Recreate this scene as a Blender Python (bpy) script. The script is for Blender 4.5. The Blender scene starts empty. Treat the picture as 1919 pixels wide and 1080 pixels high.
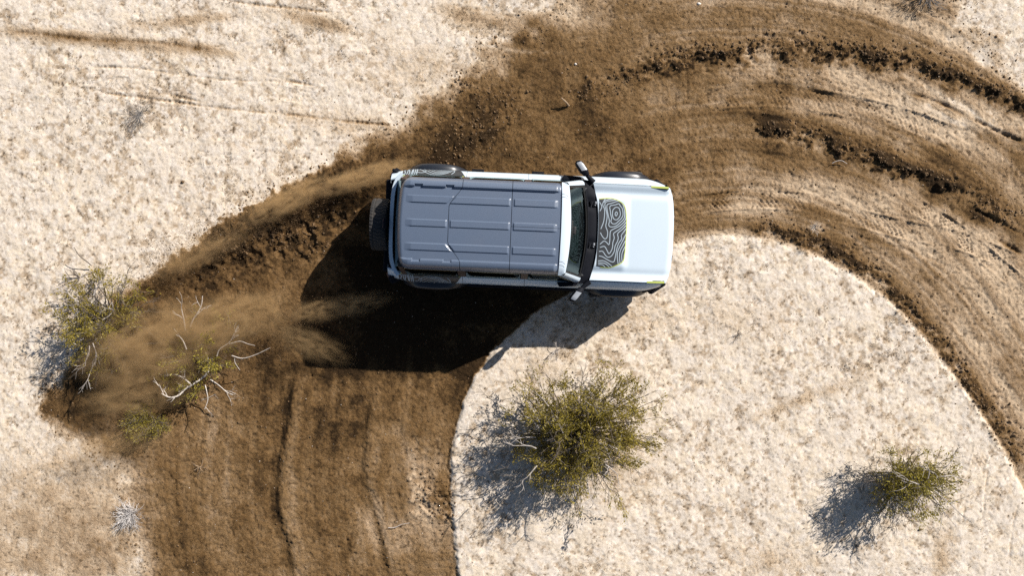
import bpy, bmesh, math, random
import numpy as np
from mathutils import Vector, Matrix, Euler

R = math.radians
SC = bpy.context.scene
COL = SC.collection

# ------------------------------------------------------------------ camera, sky, sun, exposure
CAM_H, FPX = 13.0, 1428.0            # drone height in metres, focal length in photo pixels
cam_data = bpy.data.cameras.new('camera')
cam_data.sensor_width = 36.0
cam_data.lens = 36.0 * FPX / 1919.0
cam_data.clip_start = 0.1
cam_data.clip_end = 2000.0
cam = bpy.data.objects.new('camera', cam_data)
cam.location = (0, 0, CAM_H)
cam.rotation_euler = (0, 0, 0)
COL.objects.link(cam)
SC.camera = cam

SUN_EL, SUN_AZ = 34.8, 49.0          # elevation; azimuth clockwise from +Y
world = bpy.data.worlds.new('World')
SC.world = world
world.use_nodes = True
wn = world.node_tree
wn.nodes.clear()
w_out = wn.nodes.new('ShaderNodeOutputWorld')
w_bg = wn.nodes.new('ShaderNodeBackground')
w_sky = wn.nodes.new('ShaderNodeTexSky')
w_sky.sky_type = 'NISHITA'
w_sky.sun_disc = False
w_sky.sun_elevation = R(SUN_EL)
w_sky.sun_rotation = R(SUN_AZ)
w_sky.altitude = 400
w_sky.dust_density = 1.0
w_bg.inputs['Strength'].default_value = 0.050
wn.links.new(w_sky.outputs[0], w_bg.inputs[0])
wn.links.new(w_bg.outputs[0], w_out.inputs[0])

sun_dir = Vector((math.sin(R(SUN_AZ)) * math.cos(R(SUN_EL)), math.cos(R(SUN_AZ)) * math.cos(R(SUN_EL)), math.sin(R(SUN_EL))))
sun_data = bpy.data.lights.new('sun', 'SUN')
sun_data.energy = 5.0
sun_data.angle = R(0.53)
sun_data.color = (1.0, 0.945, 0.87)
sun = bpy.data.objects.new('sun', sun_data)
sun.rotation_euler = sun_dir.to_track_quat('Z', 'Y').to_euler()
sun.location = (20, 20, 20)
COL.objects.link(sun)

SC.view_settings.view_transform = 'Standard'
SC.view_settings.look = 'None'
SC.view_settings.gamma = 1.0
SC.view_settings.use_curve_mapping = False
SC.view_settings.exposure = 0.64
SC.render.engine = 'CYCLES'
SC.cycles.max_bounces = 8
SC.cycles.transparent_max_bounces = 12
SC.cycles.volume_bounces = 1
SC.cycles.use_denoising = False


def at(px, py, h=0.0):
    """a measured photo position at height h, in metres"""
    k = (CAM_H - h) / FPX
    return Vector(((px - 960.0) * k, (540.0 - py) * k, h))


# ------------------------------------------------------------------ materials
def nodes_of(name):
    m = bpy.data.materials.new(name)
    m.use_nodes = True
    nt = m.node_tree
    return m, nt, nt.nodes['Principled BSDF']


def plain(name, col, rough=0.5, metal=0.0, coat=0.0, grain=0.0, grain_scale=60.0, bump=0.0, bump_scale=200.0, spec=0.5, dust=0.0):
    m, nt, b = nodes_of(name)
    b.inputs['Base Color'].default_value = (*col, 1)
    b.inputs['Roughness'].default_value = rough
    b.inputs['Metallic'].default_value = metal
    b.inputs['Coat Weight'].default_value = coat
    b.inputs['Coat Roughness'].default_value = 0.06
    b.inputs['Specular IOR Level'].default_value = spec
    tc = nt.nodes.new('ShaderNodeTexCoord')
    src = None
    if grain > 0:
        n = nt.nodes.new('ShaderNodeTexNoise')
        n.inputs['Scale'].default_value = grain_scale
        n.inputs['Detail'].default_value = 5
        nt.links.new(tc.outputs['Object'], n.inputs['Vector'])
        mr = nt.nodes.new('ShaderNodeMapRange')
        mr.inputs[1].default_value, mr.inputs[2].default_value = 0.3, 0.7
        mr.inputs[3].default_value, mr.inputs[4].default_value = 1 - grain, 1 + grain
        nt.links.new(n.outputs[0], mr.inputs[0])
        mul = nt.nodes.new('ShaderNodeVectorMath')
        mul.operation = 'MULTIPLY'
        mul.inputs[0].default_value = col
        nt.links.new(mr.outputs[0], mul.inputs[1])
        nt.links.new(mul.outputs[0], b.inputs['Base Color'])
        src = mul.outputs[0]
    if dust > 0:
        n = nt.nodes.new('ShaderNodeTexNoise')
        n.inputs['Scale'].default_value = 3.1
        n.inputs['Detail'].default_value = 8
        n.inputs['Roughness'].default_value = 0.7
        nt.links.new(tc.outputs['Object'], n.inputs['Vector'])
        mr = nt.nodes.new('ShaderNodeMapRange')
        mr.inputs[1].default_value, mr.inputs[2].default_value = 0.42, 0.75
        mr.inputs[3].default_value, mr.inputs[4].default_value = 0.0, dust
        nt.links.new(n.outputs[0], mr.inputs[0])
        mx = nt.nodes.new('ShaderNodeMix')
        mx.data_type = 'RGBA'
        nt.links.new(mr.outputs[0], mx.inputs[0])
        if src:
            nt.links.new(src, mx.inputs[6])
        else:
            mx.inputs[6].default_value = (*col, 1)
        mx.inputs[7].default_value = (0.33, 0.24, 0.15, 1)
        nt.links.new(mx.outputs[2], b.inputs['Base Color'])
    if bump > 0:
        n = nt.nodes.new('ShaderNodeTexNoise')
        n.inputs['Scale'].default_value = bump_scale
        n.inputs['Detail'].default_value = 3
        nt.links.new(tc.outputs['Object'], n.inputs['Vector'])
        bp = nt.nodes.new('ShaderNodeBump')
        bp.inputs['Strength'].default_value = bump
        bp.inputs['Distance'].default_value = 0.002
        nt.links.new(n.outputs[0], bp.inputs['Height'])
        nt.links.new(bp.outputs[0], b.inputs['Normal'])
    return m


M = {}
M['paint'] = plain('white_paint', (0.50, 0.585, 0.66), 0.36, coat=0.35, dust=0.04)
M['roof'] = plain('grey_hardtop', (0.092, 0.122, 0.178), 0.38, coat=0.3, grain=0.16, grain_scale=500, bump=0.4, bump_scale=500, dust=0.03, spec=0.8)
M['plastic'] = plain('black_plastic', (0.008, 0.009, 0.013), 0.6, grain=0.25, bump=0.3, bump_scale=600, dust=0.004, spec=0.08)
M['flare'] = plain('flare_plastic', (0.014, 0.017, 0.024), 0.36, bump=0.15, bump_scale=500)
M['rubber'] = plain('tyre_rubber', (0.020, 0.020, 0.021), 0.75, grain=0.3, dust=0.15)
M['rim'] = plain('rim_metal', (0.06, 0.06, 0.065), 0.35, metal=0.8)
M['dark'] = plain('dark_trim', (0.008, 0.008, 0.009), 0.6)
M['inside'] = plain('interior_trim', (0.030, 0.032, 0.035), 0.7, grain=0.2)
M['seat'] = plain('seat_cloth', (0.05, 0.05, 0.055), 0.85, grain=0.2)
M['lime'] = plain('lime_trim', (0.44, 0.50, 0.12), 0.4)
M['decal'] = plain('decal_grey', (0.034, 0.037, 0.041), 0.42, grain=0.06)
M['decal_line'] = plain('decal_line', (0.31, 0.37, 0.42), 0.42)
M['silver'] = plain('mirror_cap', (0.30, 0.32, 0.35), 0.3, coat=0.3)
M['red'] = plain('taillight_lens', (0.06, 0.008, 0.012), 0.15, coat=0.6)
M['lens'] = plain('headlight_lens', (0.6, 0.62, 0.64), 0.12, coat=0.5)
M['mirror'] = plain('mirror_glass', (0.8, 0.82, 0.84), 0.03, metal=1.0)
M['pillar'] = plain('pillar_trim', (0.055, 0.035, 0.028), 0.5)


def glass_mat(name, tint, fac=0.12):
    m = bpy.data.materials.new(name)
    m.use_nodes = True
    nt = m.node_tree
    nt.nodes.clear()
    o = nt.nodes.new('ShaderNodeOutputMaterial')
    t = nt.nodes.new('ShaderNodeBsdfTransparent')
    t.inputs[0].default_value = (*tint, 1)
    g = nt.nodes.new('ShaderNodeBsdfGlossy')
    g.inputs['Roughness'].default_value = 0.04
    g.inputs[0].default_value = (0.85, 1.0, 0.97, 1)
    lw = nt.nodes.new('ShaderNodeLayerWeight')
    lw.inputs[0].default_value = 0.35
    mr = nt.nodes.new('ShaderNodeMapRange')
    mr.inputs[3].default_value, mr.inputs[4].default_value = fac * 0.6, 0.8
    nt.links.new(lw.outputs['Fresnel'], mr.inputs[0])
    mx = nt.nodes.new('ShaderNodeMixShader')
    nt.links.new(mr.outputs[0], mx.inputs[0])
    nt.links.new(t.outputs[0], mx.inputs[1])
    nt.links.new(g.outputs[0], mx.inputs[2])
    nt.links.new(mx.outputs[0], o.inputs[0])
    return m


M['glass'] = glass_mat('windshield_glass', (0.24, 0.40, 0.38), 0.05)
M['tint'] = glass_mat('tinted_glass', (0.10, 0.10, 0.10), 0.10)


def leaf_mat(name, c1, c2, c3):
    m, nt, b = nodes_of(name)
    tc = nt.nodes.new('ShaderNodeTexCoord')
    n = nt.nodes.new('ShaderNodeTexNoise')
    n.inputs['Scale'].default_value = 9
    n.inputs['Detail'].default_value = 4
    nt.links.new(tc.outputs['Object'], n.inputs['Vector'])
    cr = nt.nodes.new('ShaderNodeValToRGB')
    e = cr.color_ramp.elements
    e[0].position, e[0].color = 0.33, (*c1, 1)
    e[1].position, e[1].color = 0.68, (*c3, 1)
    k = cr.color_ramp.elements.new(0.5)
    k.color = (*c2, 1)
    nt.links.new(n.outputs[0], cr.inputs[0])
    nt.links.new(cr.outputs[0], b.inputs['Base Color'])
    b.inputs['Roughness'].default_value = 0.55
    tr = nt.nodes.new('ShaderNodeBsdfTranslucent')
    nt.links.new(cr.outputs[0], tr.inputs[0])
    mx = nt.nodes.new('ShaderNodeMixShader')
    mx.inputs[0].default_value = 0.38
    nt.links.new(b.outputs[0], mx.inputs[1])
    nt.links.new(tr.outputs[0], mx.inputs[2])
    nt.links.new(mx.outputs[0], nt.nodes['Material Output'].inputs[0])
    return m


M['leaf'] = leaf_mat('creosote_leaf', (0.140, 0.114, 0.014), (0.265, 0.208, 0.024), (0.40, 0.315, 0.055))
M['leaf_yellow'] = leaf_mat('yellow_leaf', (0.18, 0.148, 0.018), (0.29, 0.240, 0.028), (0.41, 0.34, 0.06))
M['straw'] = leaf_mat('dry_straw', (0.20, 0.14, 0.07), (0.32, 0.24, 0.14), (0.42, 0.34, 0.22))
M['bark'] = plain('grey_bark', (0.12, 0.098, 0.080), 0.85, grain=0.5, grain_scale=14)
M['dead'] = plain('bleached_wood', (0.38, 0.34, 0.31), 0.8, grain=0.35, grain_scale=18)
M['dead_pale'] = plain('white_twigs', (0.50, 0.45, 0.40), 0.8, grain=0.4, grain_scale=30)
M['silver_twigs'] = plain('silver_twigs', (0.52, 0.49, 0.47), 0.8, grain=0.2, grain_scale=30)
M['weed'] = plain('grey_weed', (0.17, 0.16, 0.155), 0.9, grain=0.4, grain_scale=20)
M['stick'] = plain('stick_wood', (0.26, 0.18, 0.11), 0.85, grain=0.4, grain_scale=25)
M['clod'] = plain('soil_clod', (0.130, 0.078, 0.036), 0.95, grain=0.45, grain_scale=9, bump=0.6, bump_scale=120)
M['pebble'] = plain('pale_pebble', (0.36, 0.30, 0.24), 0.85, grain=0.45, grain_scale=3)
M['stone'] = plain('pale_stone', (0.60, 0.55, 0.50), 0.85, grain=0.25, grain_scale=40, bump=0.5, bump_scale=90)


# ------------------------------------------------------------------ numpy noise and curves
class Noise:
    def __init__(self, seed):
        self.rng = np.random.default_rng(seed)

    def val(self, X, Y, size):
        """smooth value noise, lattice spacing `size`, roughly -1..1; X: (nx,), Y: (ny,) -> (ny,nx)"""
        gx, gy = X / size + 4096.37, Y / size + 4096.71
        ix, iy = np.floor(gx).astype(np.int64), np.floor(gy).astype(np.int64)
        fx, fy = gx - ix, gy - iy
        fx = (fx * fx * fx * (fx * (fx * 6 - 15) + 10)).astype(np.float32)
        fy = (fy * fy * fy * (fy * (fy * 6 - 15) + 10)).astype(np.float32)
        T = self.rng.uniform(-1, 1, (256, 256)).astype(np.float32)
        ix0, iy0, ix1, iy1 = ix & 255, iy & 255, (ix + 1) & 255, (iy + 1) & 255
        A, B = T[iy0], T[iy1]
        rows = A + (B - A) * fy[:, None]
        a, b = rows[:, ix0], rows[:, ix1]
        return a + (b - a) * fx[None, :]

    def fbm(self, X, Y, size, octaves=4, gain=0.5):
        out, amp, tot = 0, 1.0, 0.0
        for _ in range(octaves):
            out = out + amp * self.val(X, Y, size)
            tot += amp
            size *= 0.5
            amp *= gain
        return out / tot * 1.5


def smooth_line(pts, n=8):
    P = [np.array(p, float) for p in pts]
    P = [2 * P[0] - P[1]] + P + [2 * P[-1] - P[-2]]
    out = []
    for i in range(1, len(P) - 2):
        p0, p1, p2, p3 = P[i - 1], P[i], P[i + 1], P[i + 2]
        for k in range(n):
            t = k / n
            out.append(0.5 * ((2 * p1) + (-p0 + p2) * t + (2 * p0 - 5 * p1 + 4 * p2 - p3) * t * t + (-p0 + 3 * p1 - 3 * p2 + p3) * t ** 3))
    out.append(P[-2])
    return np.array(out)


def sstep(a, b, x):
    t = np.clip((x - a) / (b - a), 0, 1)
    return t * t * (3 - 2 * t)


# ------------------------------------------------------------------ the ground sheet
def axis(lo, hi, step, far):
    core = np.arange(lo, hi + step * 0.5, step)
    k, d, out = [], step, 0.0
    while out < far:
        d *= 1.22
        out += d
        k.append(out)
    k = np.array(k)
    return np.concatenate([lo - k[::-1], core, hi + k])


GX = axis(-9.5, 9.5, 0.0165, 400.0)
GY = axis(-5.7, 5.7, 0.0165, 400.0)
NX, NY = len(GX), len(GY)
NZ = Noise(11)


def g2(px, py):
    v = at(px, py)
    return (v.x, v.y)


def line_field(pts, reach=1.2, n=8, to_m=True):
    """signed distance (left of travel +) and arc length to a smoothed line, on the grid"""
    P = smooth_line([g2(*p) for p in pts] if to_m else pts, n)
    D = np.full((NY, NX), 99.0, np.float32)
    S = np.zeros((NY, NX), np.float32)
    s0 = 0.0
    for a, b in zip(P[:-1], P[1:]):
        L = float(np.hypot(*(b - a)))
        x0, x1 = np.searchsorted(GX, [min(a[0], b[0]) - reach, max(a[0], b[0]) + reach])
        y0, y1 = np.searchsorted(GY, [min(a[1], b[1]) - reach, max(a[1], b[1]) + reach])
        if x1 > x0 and y1 > y0 and L > 1e-6:
            xs, ys = GX[x0:x1][None, :] - a[0], GY[y0:y1][:, None] - a[1]
            u = (b - a) / L
            t = np.clip(xs * u[0] + ys * u[1], 0, L)
            dx, dy = xs - t * u[0], ys - t * u[1]
            d = np.sqrt(dx * dx + dy * dy)
            sg = np.where(u[0] * dy - u[1] * dx >= 0, 1.0, -1.0)
            sub = D[y0:y1, x0:x1]
            m = d < np.abs(sub)
            sub[m] = (d * sg)[m]
            S[y0:y1, x0:x1][m] = (s0 + t)[m]
        s0 += L
    return D, S, s0


def inside(pts, n=6):
    """even-odd mask of a smoothed closed polygon in photo px"""
    P = smooth_line([g2(*p) for p in pts], n)
    M_ = np.zeros((NY, NX), bool)
    for k, y in enumerate(GY):
        xs = []
        for a, b in zip(P, np.roll(P, -1, axis=0)):
            if (a[1] <= y) != (b[1] <= y):
                xs.append(a[0] + (y - a[1]) / (b[1] - a[1]) * (b[0] - a[0]))
        xs.sort()
        for a, b in zip(xs[::2], xs[1::2]):
            i0, i1 = np.searchsorted(GX, [a, b])
            M_[k, i0:i1] = True
    return M_


def signed(pts, reach=1.5):
    """signed distance to a closed outline (inside +), limited to `reach`"""
    D, _, _ = line_field(pts + [pts[0]], reach)
    d = np.minimum(np.abs(D), reach)
    return np.where(inside(pts), d, -d)


def spread(ctrl, power=3.0):
    """inverse-distance interpolation of (px,py,value) samples, on a coarse grid then enlarged"""
    cx, cy = np.linspace(-10.5, 10.5, 211), np.linspace(-6.5, 6.5, 131)
    num = np.zeros((131, 211))
    den = np.zeros((131, 211))
    for px, py, v in ctrl:
        x, y = g2(px, py)
        w = 1.0 / (((cx[None, :] - x) ** 2 + (cy[:, None] - y) ** 2) + 0.03) ** (power / 2)
        num += w * v
        den += w
    F = num / den
    fx, fy = np.clip((GX + 10.5) / 0.1, 0, 209.999), np.clip((GY + 6.5) / 0.1, 0, 129.999)
    ix, iy = fx.astype(int), fy.astype(int)
    tx, ty = (fx - ix)[None, :], (fy - iy)[:, None]
    A = F[iy][:, ix] * (1 - tx) + F[iy][:, ix + 1] * tx
    B = F[iy + 1][:, ix] * (1 - tx) + F[iy + 1][:, ix + 1] * tx
    return A * (1 - ty) + B * ty


def spot(px, py, rx, ry, rot=0.0):
    """soft elliptical patch centred on a photo position (sizes in photo px)"""
    x, y = g2(px, py)
    k = CAM_H / FPX
    c, s = math.cos(R(rot)), math.sin(R(rot))
    dx, dy = GX[None, :] - x, GY[:, None] - y
    u, v = (c * dx + s * dy) / (rx * k), (-s * dx + c * dy) / (ry * k)
    return np.exp(-(u * u + v * v))


ISLAND = [(862, 1080), (850, 1000), (847, 930), (847, 870), (853, 810), (868, 760), (892, 708), (925, 660), (965, 620), (1010, 585),
          (1080, 548), (1170, 508), (1240, 474), (1300, 453), (1360, 446), (1420, 449), (1480, 462), (1540, 486), (1600, 518), (1660, 562), (1715, 616),
          (1765, 678), (1810, 738), (1848, 795), (1880, 850), (1912, 912), (1940, 985), (1955, 1080), (1955, 1200), (1400, 1230), (880, 1210)]
DIRT = [(1120, -140), (1060, 0), (1030, 45), (960, 62), (905, 85), (915, 120), (880, 145), (845, 175), (800, 205), (735, 240), (690, 268),
        (640, 298), (570, 335), (505, 368), (445, 400), (405, 425), (365, 460), (315, 492), (272, 525), (235, 575), (200, 650), (130, 705), (78, 752),
        (100, 790), (165, 840), (215, 880), (235, 950), (250, 1020), (262, 1090), (270, 1250), (880, 1260), (1400, 1300), (2040, 1260), (2080, 600), (2060, 240),
        (1960, 185), (1900, 150), (1860, 110), (1830, 62), (1805, 0), (1790, -140)]
SOIL_AND_SHADE = [(1000, 120, .78), (950, 200, .82), (900, 270, .9), (850, 300, .9), (1100, 250, .82), (1200, 300, .8), (1150, 100, .68), (1250, 50, .6), (1080, 20, .45),
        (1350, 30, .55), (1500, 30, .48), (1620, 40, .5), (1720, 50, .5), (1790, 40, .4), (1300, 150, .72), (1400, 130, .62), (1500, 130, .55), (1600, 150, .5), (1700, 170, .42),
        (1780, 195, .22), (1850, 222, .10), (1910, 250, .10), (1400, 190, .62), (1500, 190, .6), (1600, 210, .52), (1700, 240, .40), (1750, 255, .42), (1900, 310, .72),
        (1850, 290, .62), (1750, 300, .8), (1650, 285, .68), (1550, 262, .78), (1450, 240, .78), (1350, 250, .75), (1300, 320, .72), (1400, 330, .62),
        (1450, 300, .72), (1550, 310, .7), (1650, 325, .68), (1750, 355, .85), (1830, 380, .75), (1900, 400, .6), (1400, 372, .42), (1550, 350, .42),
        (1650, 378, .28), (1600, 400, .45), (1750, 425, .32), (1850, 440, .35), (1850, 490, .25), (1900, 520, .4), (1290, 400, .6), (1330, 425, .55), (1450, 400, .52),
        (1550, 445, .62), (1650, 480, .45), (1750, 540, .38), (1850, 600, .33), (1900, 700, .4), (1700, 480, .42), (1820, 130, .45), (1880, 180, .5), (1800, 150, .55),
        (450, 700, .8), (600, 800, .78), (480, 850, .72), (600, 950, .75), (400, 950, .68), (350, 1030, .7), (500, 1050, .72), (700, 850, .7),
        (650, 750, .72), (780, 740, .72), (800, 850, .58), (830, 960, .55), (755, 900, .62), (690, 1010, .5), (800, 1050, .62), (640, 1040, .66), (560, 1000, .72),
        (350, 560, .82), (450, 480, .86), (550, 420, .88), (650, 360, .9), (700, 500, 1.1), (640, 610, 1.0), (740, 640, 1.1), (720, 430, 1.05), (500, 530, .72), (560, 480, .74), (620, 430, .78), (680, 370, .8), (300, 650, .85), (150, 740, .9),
        (250, 830, .62), (230, 900, .38), (200, 980, .3), (240, 1050, .34), (800, 600, 1.1), (650, 650, 1.05), (900, 560, 1.1), (860, 640, 1.05), (780, 670, 1.05)]  # highest levels, around and under the car, paint its shadow into the soil colour

sd_island = signed(ISLAND)
sd_dirt = signed(DIRT)
n_big = NZ.fbm(GX, GY, 0.9, 4)
n_mid = NZ.fbm(GX, GY, 0.28, 4)
n_fine = NZ.fbm(GX, GY, 0.09, 3, 0.6)
n_clod = NZ.val(GX, GY, 0.055) + 0.7 * NZ.val(GX, GY, 0.034)
n_grit = NZ.val(GX, GY, 0.04)
blotch = NZ.fbm(GX, GY, 0.15, 3, 0.65) + 0.35 * NZ.fbm(GX, GY, 1.4, 2)

soft = spread([(1050, 30, .5), (900, 110, .42), (800, 200, .35), (690, 265, .3), (600, 320, .10), (500, 370, .05), (400, 430, .05), (300, 500, .07), (240, 580, .3),
               (90, 750, .12), (150, 840, .45), (240, 950, .7), (260, 1060, .6), (1810, 10, .45), (1870, 120, .45), (1919, 160, .4)])
edge = sd_dirt + n_mid * 0.16 * (0.18 + soft * 2.2) + n_big * soft * 0.45 + n_fine * 0.06
dirt = sstep(-soft, soft * 0.8 + 0.01, edge)
isle_edge = sd_island + n_fine * 0.016 + n_mid * 0.030 + 0.004 * n_clod
isle_soft = spread([(850, 900, .03), (860, 1060, .05), (900, 700, .03), (1000, 590, .05), (1300, 453, .22), (1500, 465, .12), (1700, 600, .10), (1880, 850, .10)])
isle = sstep(-isle_soft, isle_soft * 0.25, isle_edge)
level = spread(SOIL_AND_SHADE)
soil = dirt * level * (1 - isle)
# brown dust lying on the pale sand: lower left apron, thrown soil, old tracks
stain = 0.27 * spot(120, 960, 200, 130, 10) + 0.16 * spot(20, 1060, 160, 80) + 0.16 * spot(215, 1050, 90, 120)
stain += 0.40 * spot(180, 75, 210, 14, -6) + 0.32 * spot(350, 38, 110, 12, 6) + 0.38 * spot(600, 42, 70, 12, -14) + 0.3 * spot(380, 88, 50, 10, -12)
stain += 0.34 * spot(880, 30, 60, 20, -15) + 0.3 * spot(960, 45, 70, 20, -8) + 0.18 * spot(640, 230, 130, 26, -8) + 0.15 * spot(780, 130, 120, 60)
stain += 0.20 * spot(1560, 730, 120, 12, 22) + 0.18 * spot(1470, 760, 90, 10, 25) + 0.13 * spot(1360, 600, 200, 60) + 0.22 * spot(1450, 1050, 90, 40)
stain += 0.30 * spot(1765, 1040, 60, 20, 80) + 0.16 * spot(1100, 590, 130, 40) + 0.16 * spot(1000, 690, 80, 40) + 0.2 * spot(1130, 860, 120, 80)
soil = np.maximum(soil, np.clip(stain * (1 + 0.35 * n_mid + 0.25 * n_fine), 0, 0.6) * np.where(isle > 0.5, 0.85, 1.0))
# streaks that follow the turn, told by the distance to the island
far_isle, far_s, _ = line_field(ISLAND[7:27] + [(1960, 1100)], 6.0, 5)
turn = np.abs(far_isle)
rngs = np.random.default_rng(5)


def streak(u0, v0, layers):
    out = np.zeros((NY, NX), np.float32)
    for k, (w_, l_, a_) in enumerate(layers):
        tab = rngs.uniform(-1, 1, (64, 512)).astype(np.float32)
        u, v = u0 / w_ + 7.3 * k, v0 / l_ + 3.1 * k
        iu, iv = np.floor(u).astype(int), np.floor(v).astype(int)
        fu, fv = u - iu, v - iv
        fu, fv = fu * fu * (3 - 2 * fu), fv * fv * (3 - 2 * fv)
        g = lambda i, j: tab[j % 64, i % 512]
        out += a_ * ((g(iu, iv) * (1 - fu) + g(iu + 1, iv) * fu) * (1 - fv) + (g(iu, iv + 1) * (1 - fu) + g(iu + 1, iv + 1) * fu) * fv)
    return out


str_ = streak(turn + 0.03 * n_mid, far_s, [(0.34, 4.5, .5), (0.13, 3.2, .42), (0.06, 2.4, .32), (0.033, 1.8, .22)])
right = sstep(1.5, 3.5, np.broadcast_to(GX[None, :], (NY, NX))) * dirt * (1 - isle)
soil = soil + right * str_ * 0.30 - 0.03 * right
lt_d, lt_s, _ = line_field([(545, 690), (532, 770), (524, 850), (522, 930), (533, 1000), (550, 1080), (560, 1160)], 4.0)
left_ = sstep(-0.6, -1.6, np.broadcast_to(GY[:, None], (NY, NX))) * dirt * (1 - isle) * (np.abs(lt_d) < 3.9)
strl = streak(lt_d + 0.03 * n_mid, lt_s, [(0.40, 3.0, .4), (0.14, 2.2, .4), (0.06, 1.6, .25)])
soil = soil + left_ * strl * 0.20
soil = soil + dirt * (1 - isle) * (0.10 * n_big + 0.09 * n_mid + 0.07 * n_fine)

# relief
Z = 0.012 * n_big + 0.010 * n_mid
sand = np.clip(1 - dirt * (1 - isle), 0, 1)
Z += sand * (0.0035 * n_fine + 0.0035 * n_grit - 0.006 * sstep(0.25, 0.9, blotch))
Z += (1 - sand) * (0.007 * n_fine + 0.0065 * n_grit + 0.0055 * n_clod)
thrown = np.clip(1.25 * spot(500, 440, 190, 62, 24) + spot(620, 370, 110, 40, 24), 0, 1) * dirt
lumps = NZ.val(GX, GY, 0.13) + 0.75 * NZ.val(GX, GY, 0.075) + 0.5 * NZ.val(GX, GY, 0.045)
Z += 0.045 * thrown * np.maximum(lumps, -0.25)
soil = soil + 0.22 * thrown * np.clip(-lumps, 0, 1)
rise = spread([(850, 900, .062), (860, 1060, .055), (890, 710, .055), (985, 605, .05), (1080, 550, .02), (1240, 474, .012), (1400, 450, .02), (1600, 520, .035), (1750, 660, .04), (1880, 850, .04)])
Z += right * str_ * 0.012 + left_ * strl * 0.007
Z += rise * sstep(-0.06, 0.05, isle_edge)
clods = np.zeros((NY, NX), np.float32)


def berm(pts, h, w, clod=1.0, darken=0.15, skew=0.0):
    """a loose soil ridge along a line: relief, crumbly top, damper colour"""
    global Z, soil, clods
    D, S, L = line_field(pts, w * 4 + 0.2)
    w = w * 1.25
    D = D + n_mid * w * 0.7 + n_fine * w * 0.4
    ends = sstep(0, 0.5, S) * sstep(0, 0.5, L - S)
    g = np.exp(-(D / w) ** 2) * ends
    Z = Z + 0.50 * h * g * (0.75 + 0.8 * n_mid + 0.5 * n_fine) + 0.018 * clod * g * np.maximum(n_clod - 0.05, -0.2)
    soil = soil + 1.35 * darken * np.exp(-((D - skew) / (w * 1.0)) ** 2) * ends * (0.9 + 0.7 * n_fine + 0.5 * n_mid)
    clods = np.maximum(clods, clod * g)


def scarp(pts, h, fade, darken=0.1, w=0.09):
    """a rut's edge: ground stands higher on the line's left and falls off away from it"""
    global Z, soil
    D, S, L = line_field(pts, fade * 4)
    D = D + n_fine * 0.008
    ends = sstep(0, 0.6, S) * sstep(0, 0.6, L - S)
    Z = Z + 0.95 * h * ends * (0.85 + 0.2 * n_mid) * (sstep(-w, w, D) * np.exp(-np.maximum(D, 0) / fade) - 0.4 * np.exp(-((D + 0.14) / 0.13) ** 2))
    soil = soil + darken * ends * sstep(0.05, -0.06, D) * np.exp(-np.maximum(-D, 0) / 0.22) * (2.4 + 1.0 * n_mid)  # rut shading painted in: darker colour on the low side of the edge


def groove(pts, depth, w, lug=0.0, darken=0.06):
    global Z, soil
    D, S, L = line_field(pts, w * 4)
    ends = sstep(0, 0.4, S) * sstep(0, 0.4, L - S)
    m = np.exp(-(D / w) ** 2) * ends * np.clip(0.75 + 0.7 * n_mid, 0, 1.5)
    if lug:
        m = m * (0.72 + 0.22 * np.sin(S / lug * 2 * math.pi + 2 * n_mid) + 0.35 * n_fine)
    Z = Z - depth * m
    soil = soil + darken * m  # colour gets darker along the groove floor


def tread(pts, width, depth, pitch=0.085, dry=0.0, fadep=0.6):
    """a printed tyre track: rows of lugs pressed into the soil"""
    global Z, soil
    D, S, L = line_field(pts, width)
    ends = sstep(0, fadep, S) * sstep(0, fadep, L - S) * np.clip(0.6 + 0.9 * n_mid, 0, 1)
    a = np.abs(D) / (width / 2)
    band = sstep(1.0, 0.9, a)
    rows = np.cos(D / width * 2 * math.pi * 4)
    lugs = np.sin((S + 0.35 * np.abs(D)) / pitch * 2 * math.pi + np.where(rows > 0, 0, math.pi))
    Z = Z + ends * (band * depth * 0.5 * np.tanh(2.2 * lugs) * np.tanh(2 * np.abs(rows)) - band * depth * 0.5 + depth * 0.8 * np.exp(-((a - 1.06) / 0.08) ** 2))
    soil = soil - dry * band * ends


berm([(1170, 140), (1210, 122), (1250, 106), (1340, 93), (1450, 87), (1560, 90), (1640, 98), (1720, 113), (1790, 136), (1860, 161), (1930, 195), (2020, 240)], 0.085, 0.14, 1.0, 0.30, -0.08)
berm([(1400, 228), (1440, 237), (1490, 246), (1545, 258), (1600, 280), (1660, 296), (1720, 316), (1790, 338), (1830, 352)], 0.085, 0.12, 0.9, 0.26, -0.06)
berm([(1390, 418), (1450, 430), (1510, 444), (1560, 462), (1620, 497), (1680, 547), (1722, 592), (1762, 642), (1803, 694), (1850, 760), (1890, 815), (1930, 880)], 0.055, 0.13, 1.0, 0.26, 0.0)
berm([(1230, 118), (1170, 150), (1110, 175), (1060, 200)], 0.03, 0.14, 0.8, 0.1)
berm([(890, 345), (860, 300), (880, 250), (950, 205), (1000, 215)], 0.02, 0.3, 0.7, 0.05)
berm([(820, 175), (870, 150), (905, 130)], 0.025, 0.16, 0.9, 0.1)
berm([(380, 470), (440, 445), (520, 440), (600, 445), (640, 460)], 0.07, 0.2, 1.0, 0.0)
berm([(560, 390), (620, 405), (680, 400)], 0.05, 0.16, 1.0, 0.0)
berm([(900, 90), (960, 70), (1010, 68)], 0.03, 0.06, 0.6, 0.12)
berm([(790, 850), (805, 900), (815, 960), (808, 1010)], 0.05, 0.2, 0.8, -0.12)
berm([(835, 880), (838, 940), (850, 1000)], 0.03, 0.12, 0.8, 0.15)
berm([(1780, 345), (1850, 375), (1930, 420)], 0.03, 0.16, 0.7, 0.08)
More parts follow.
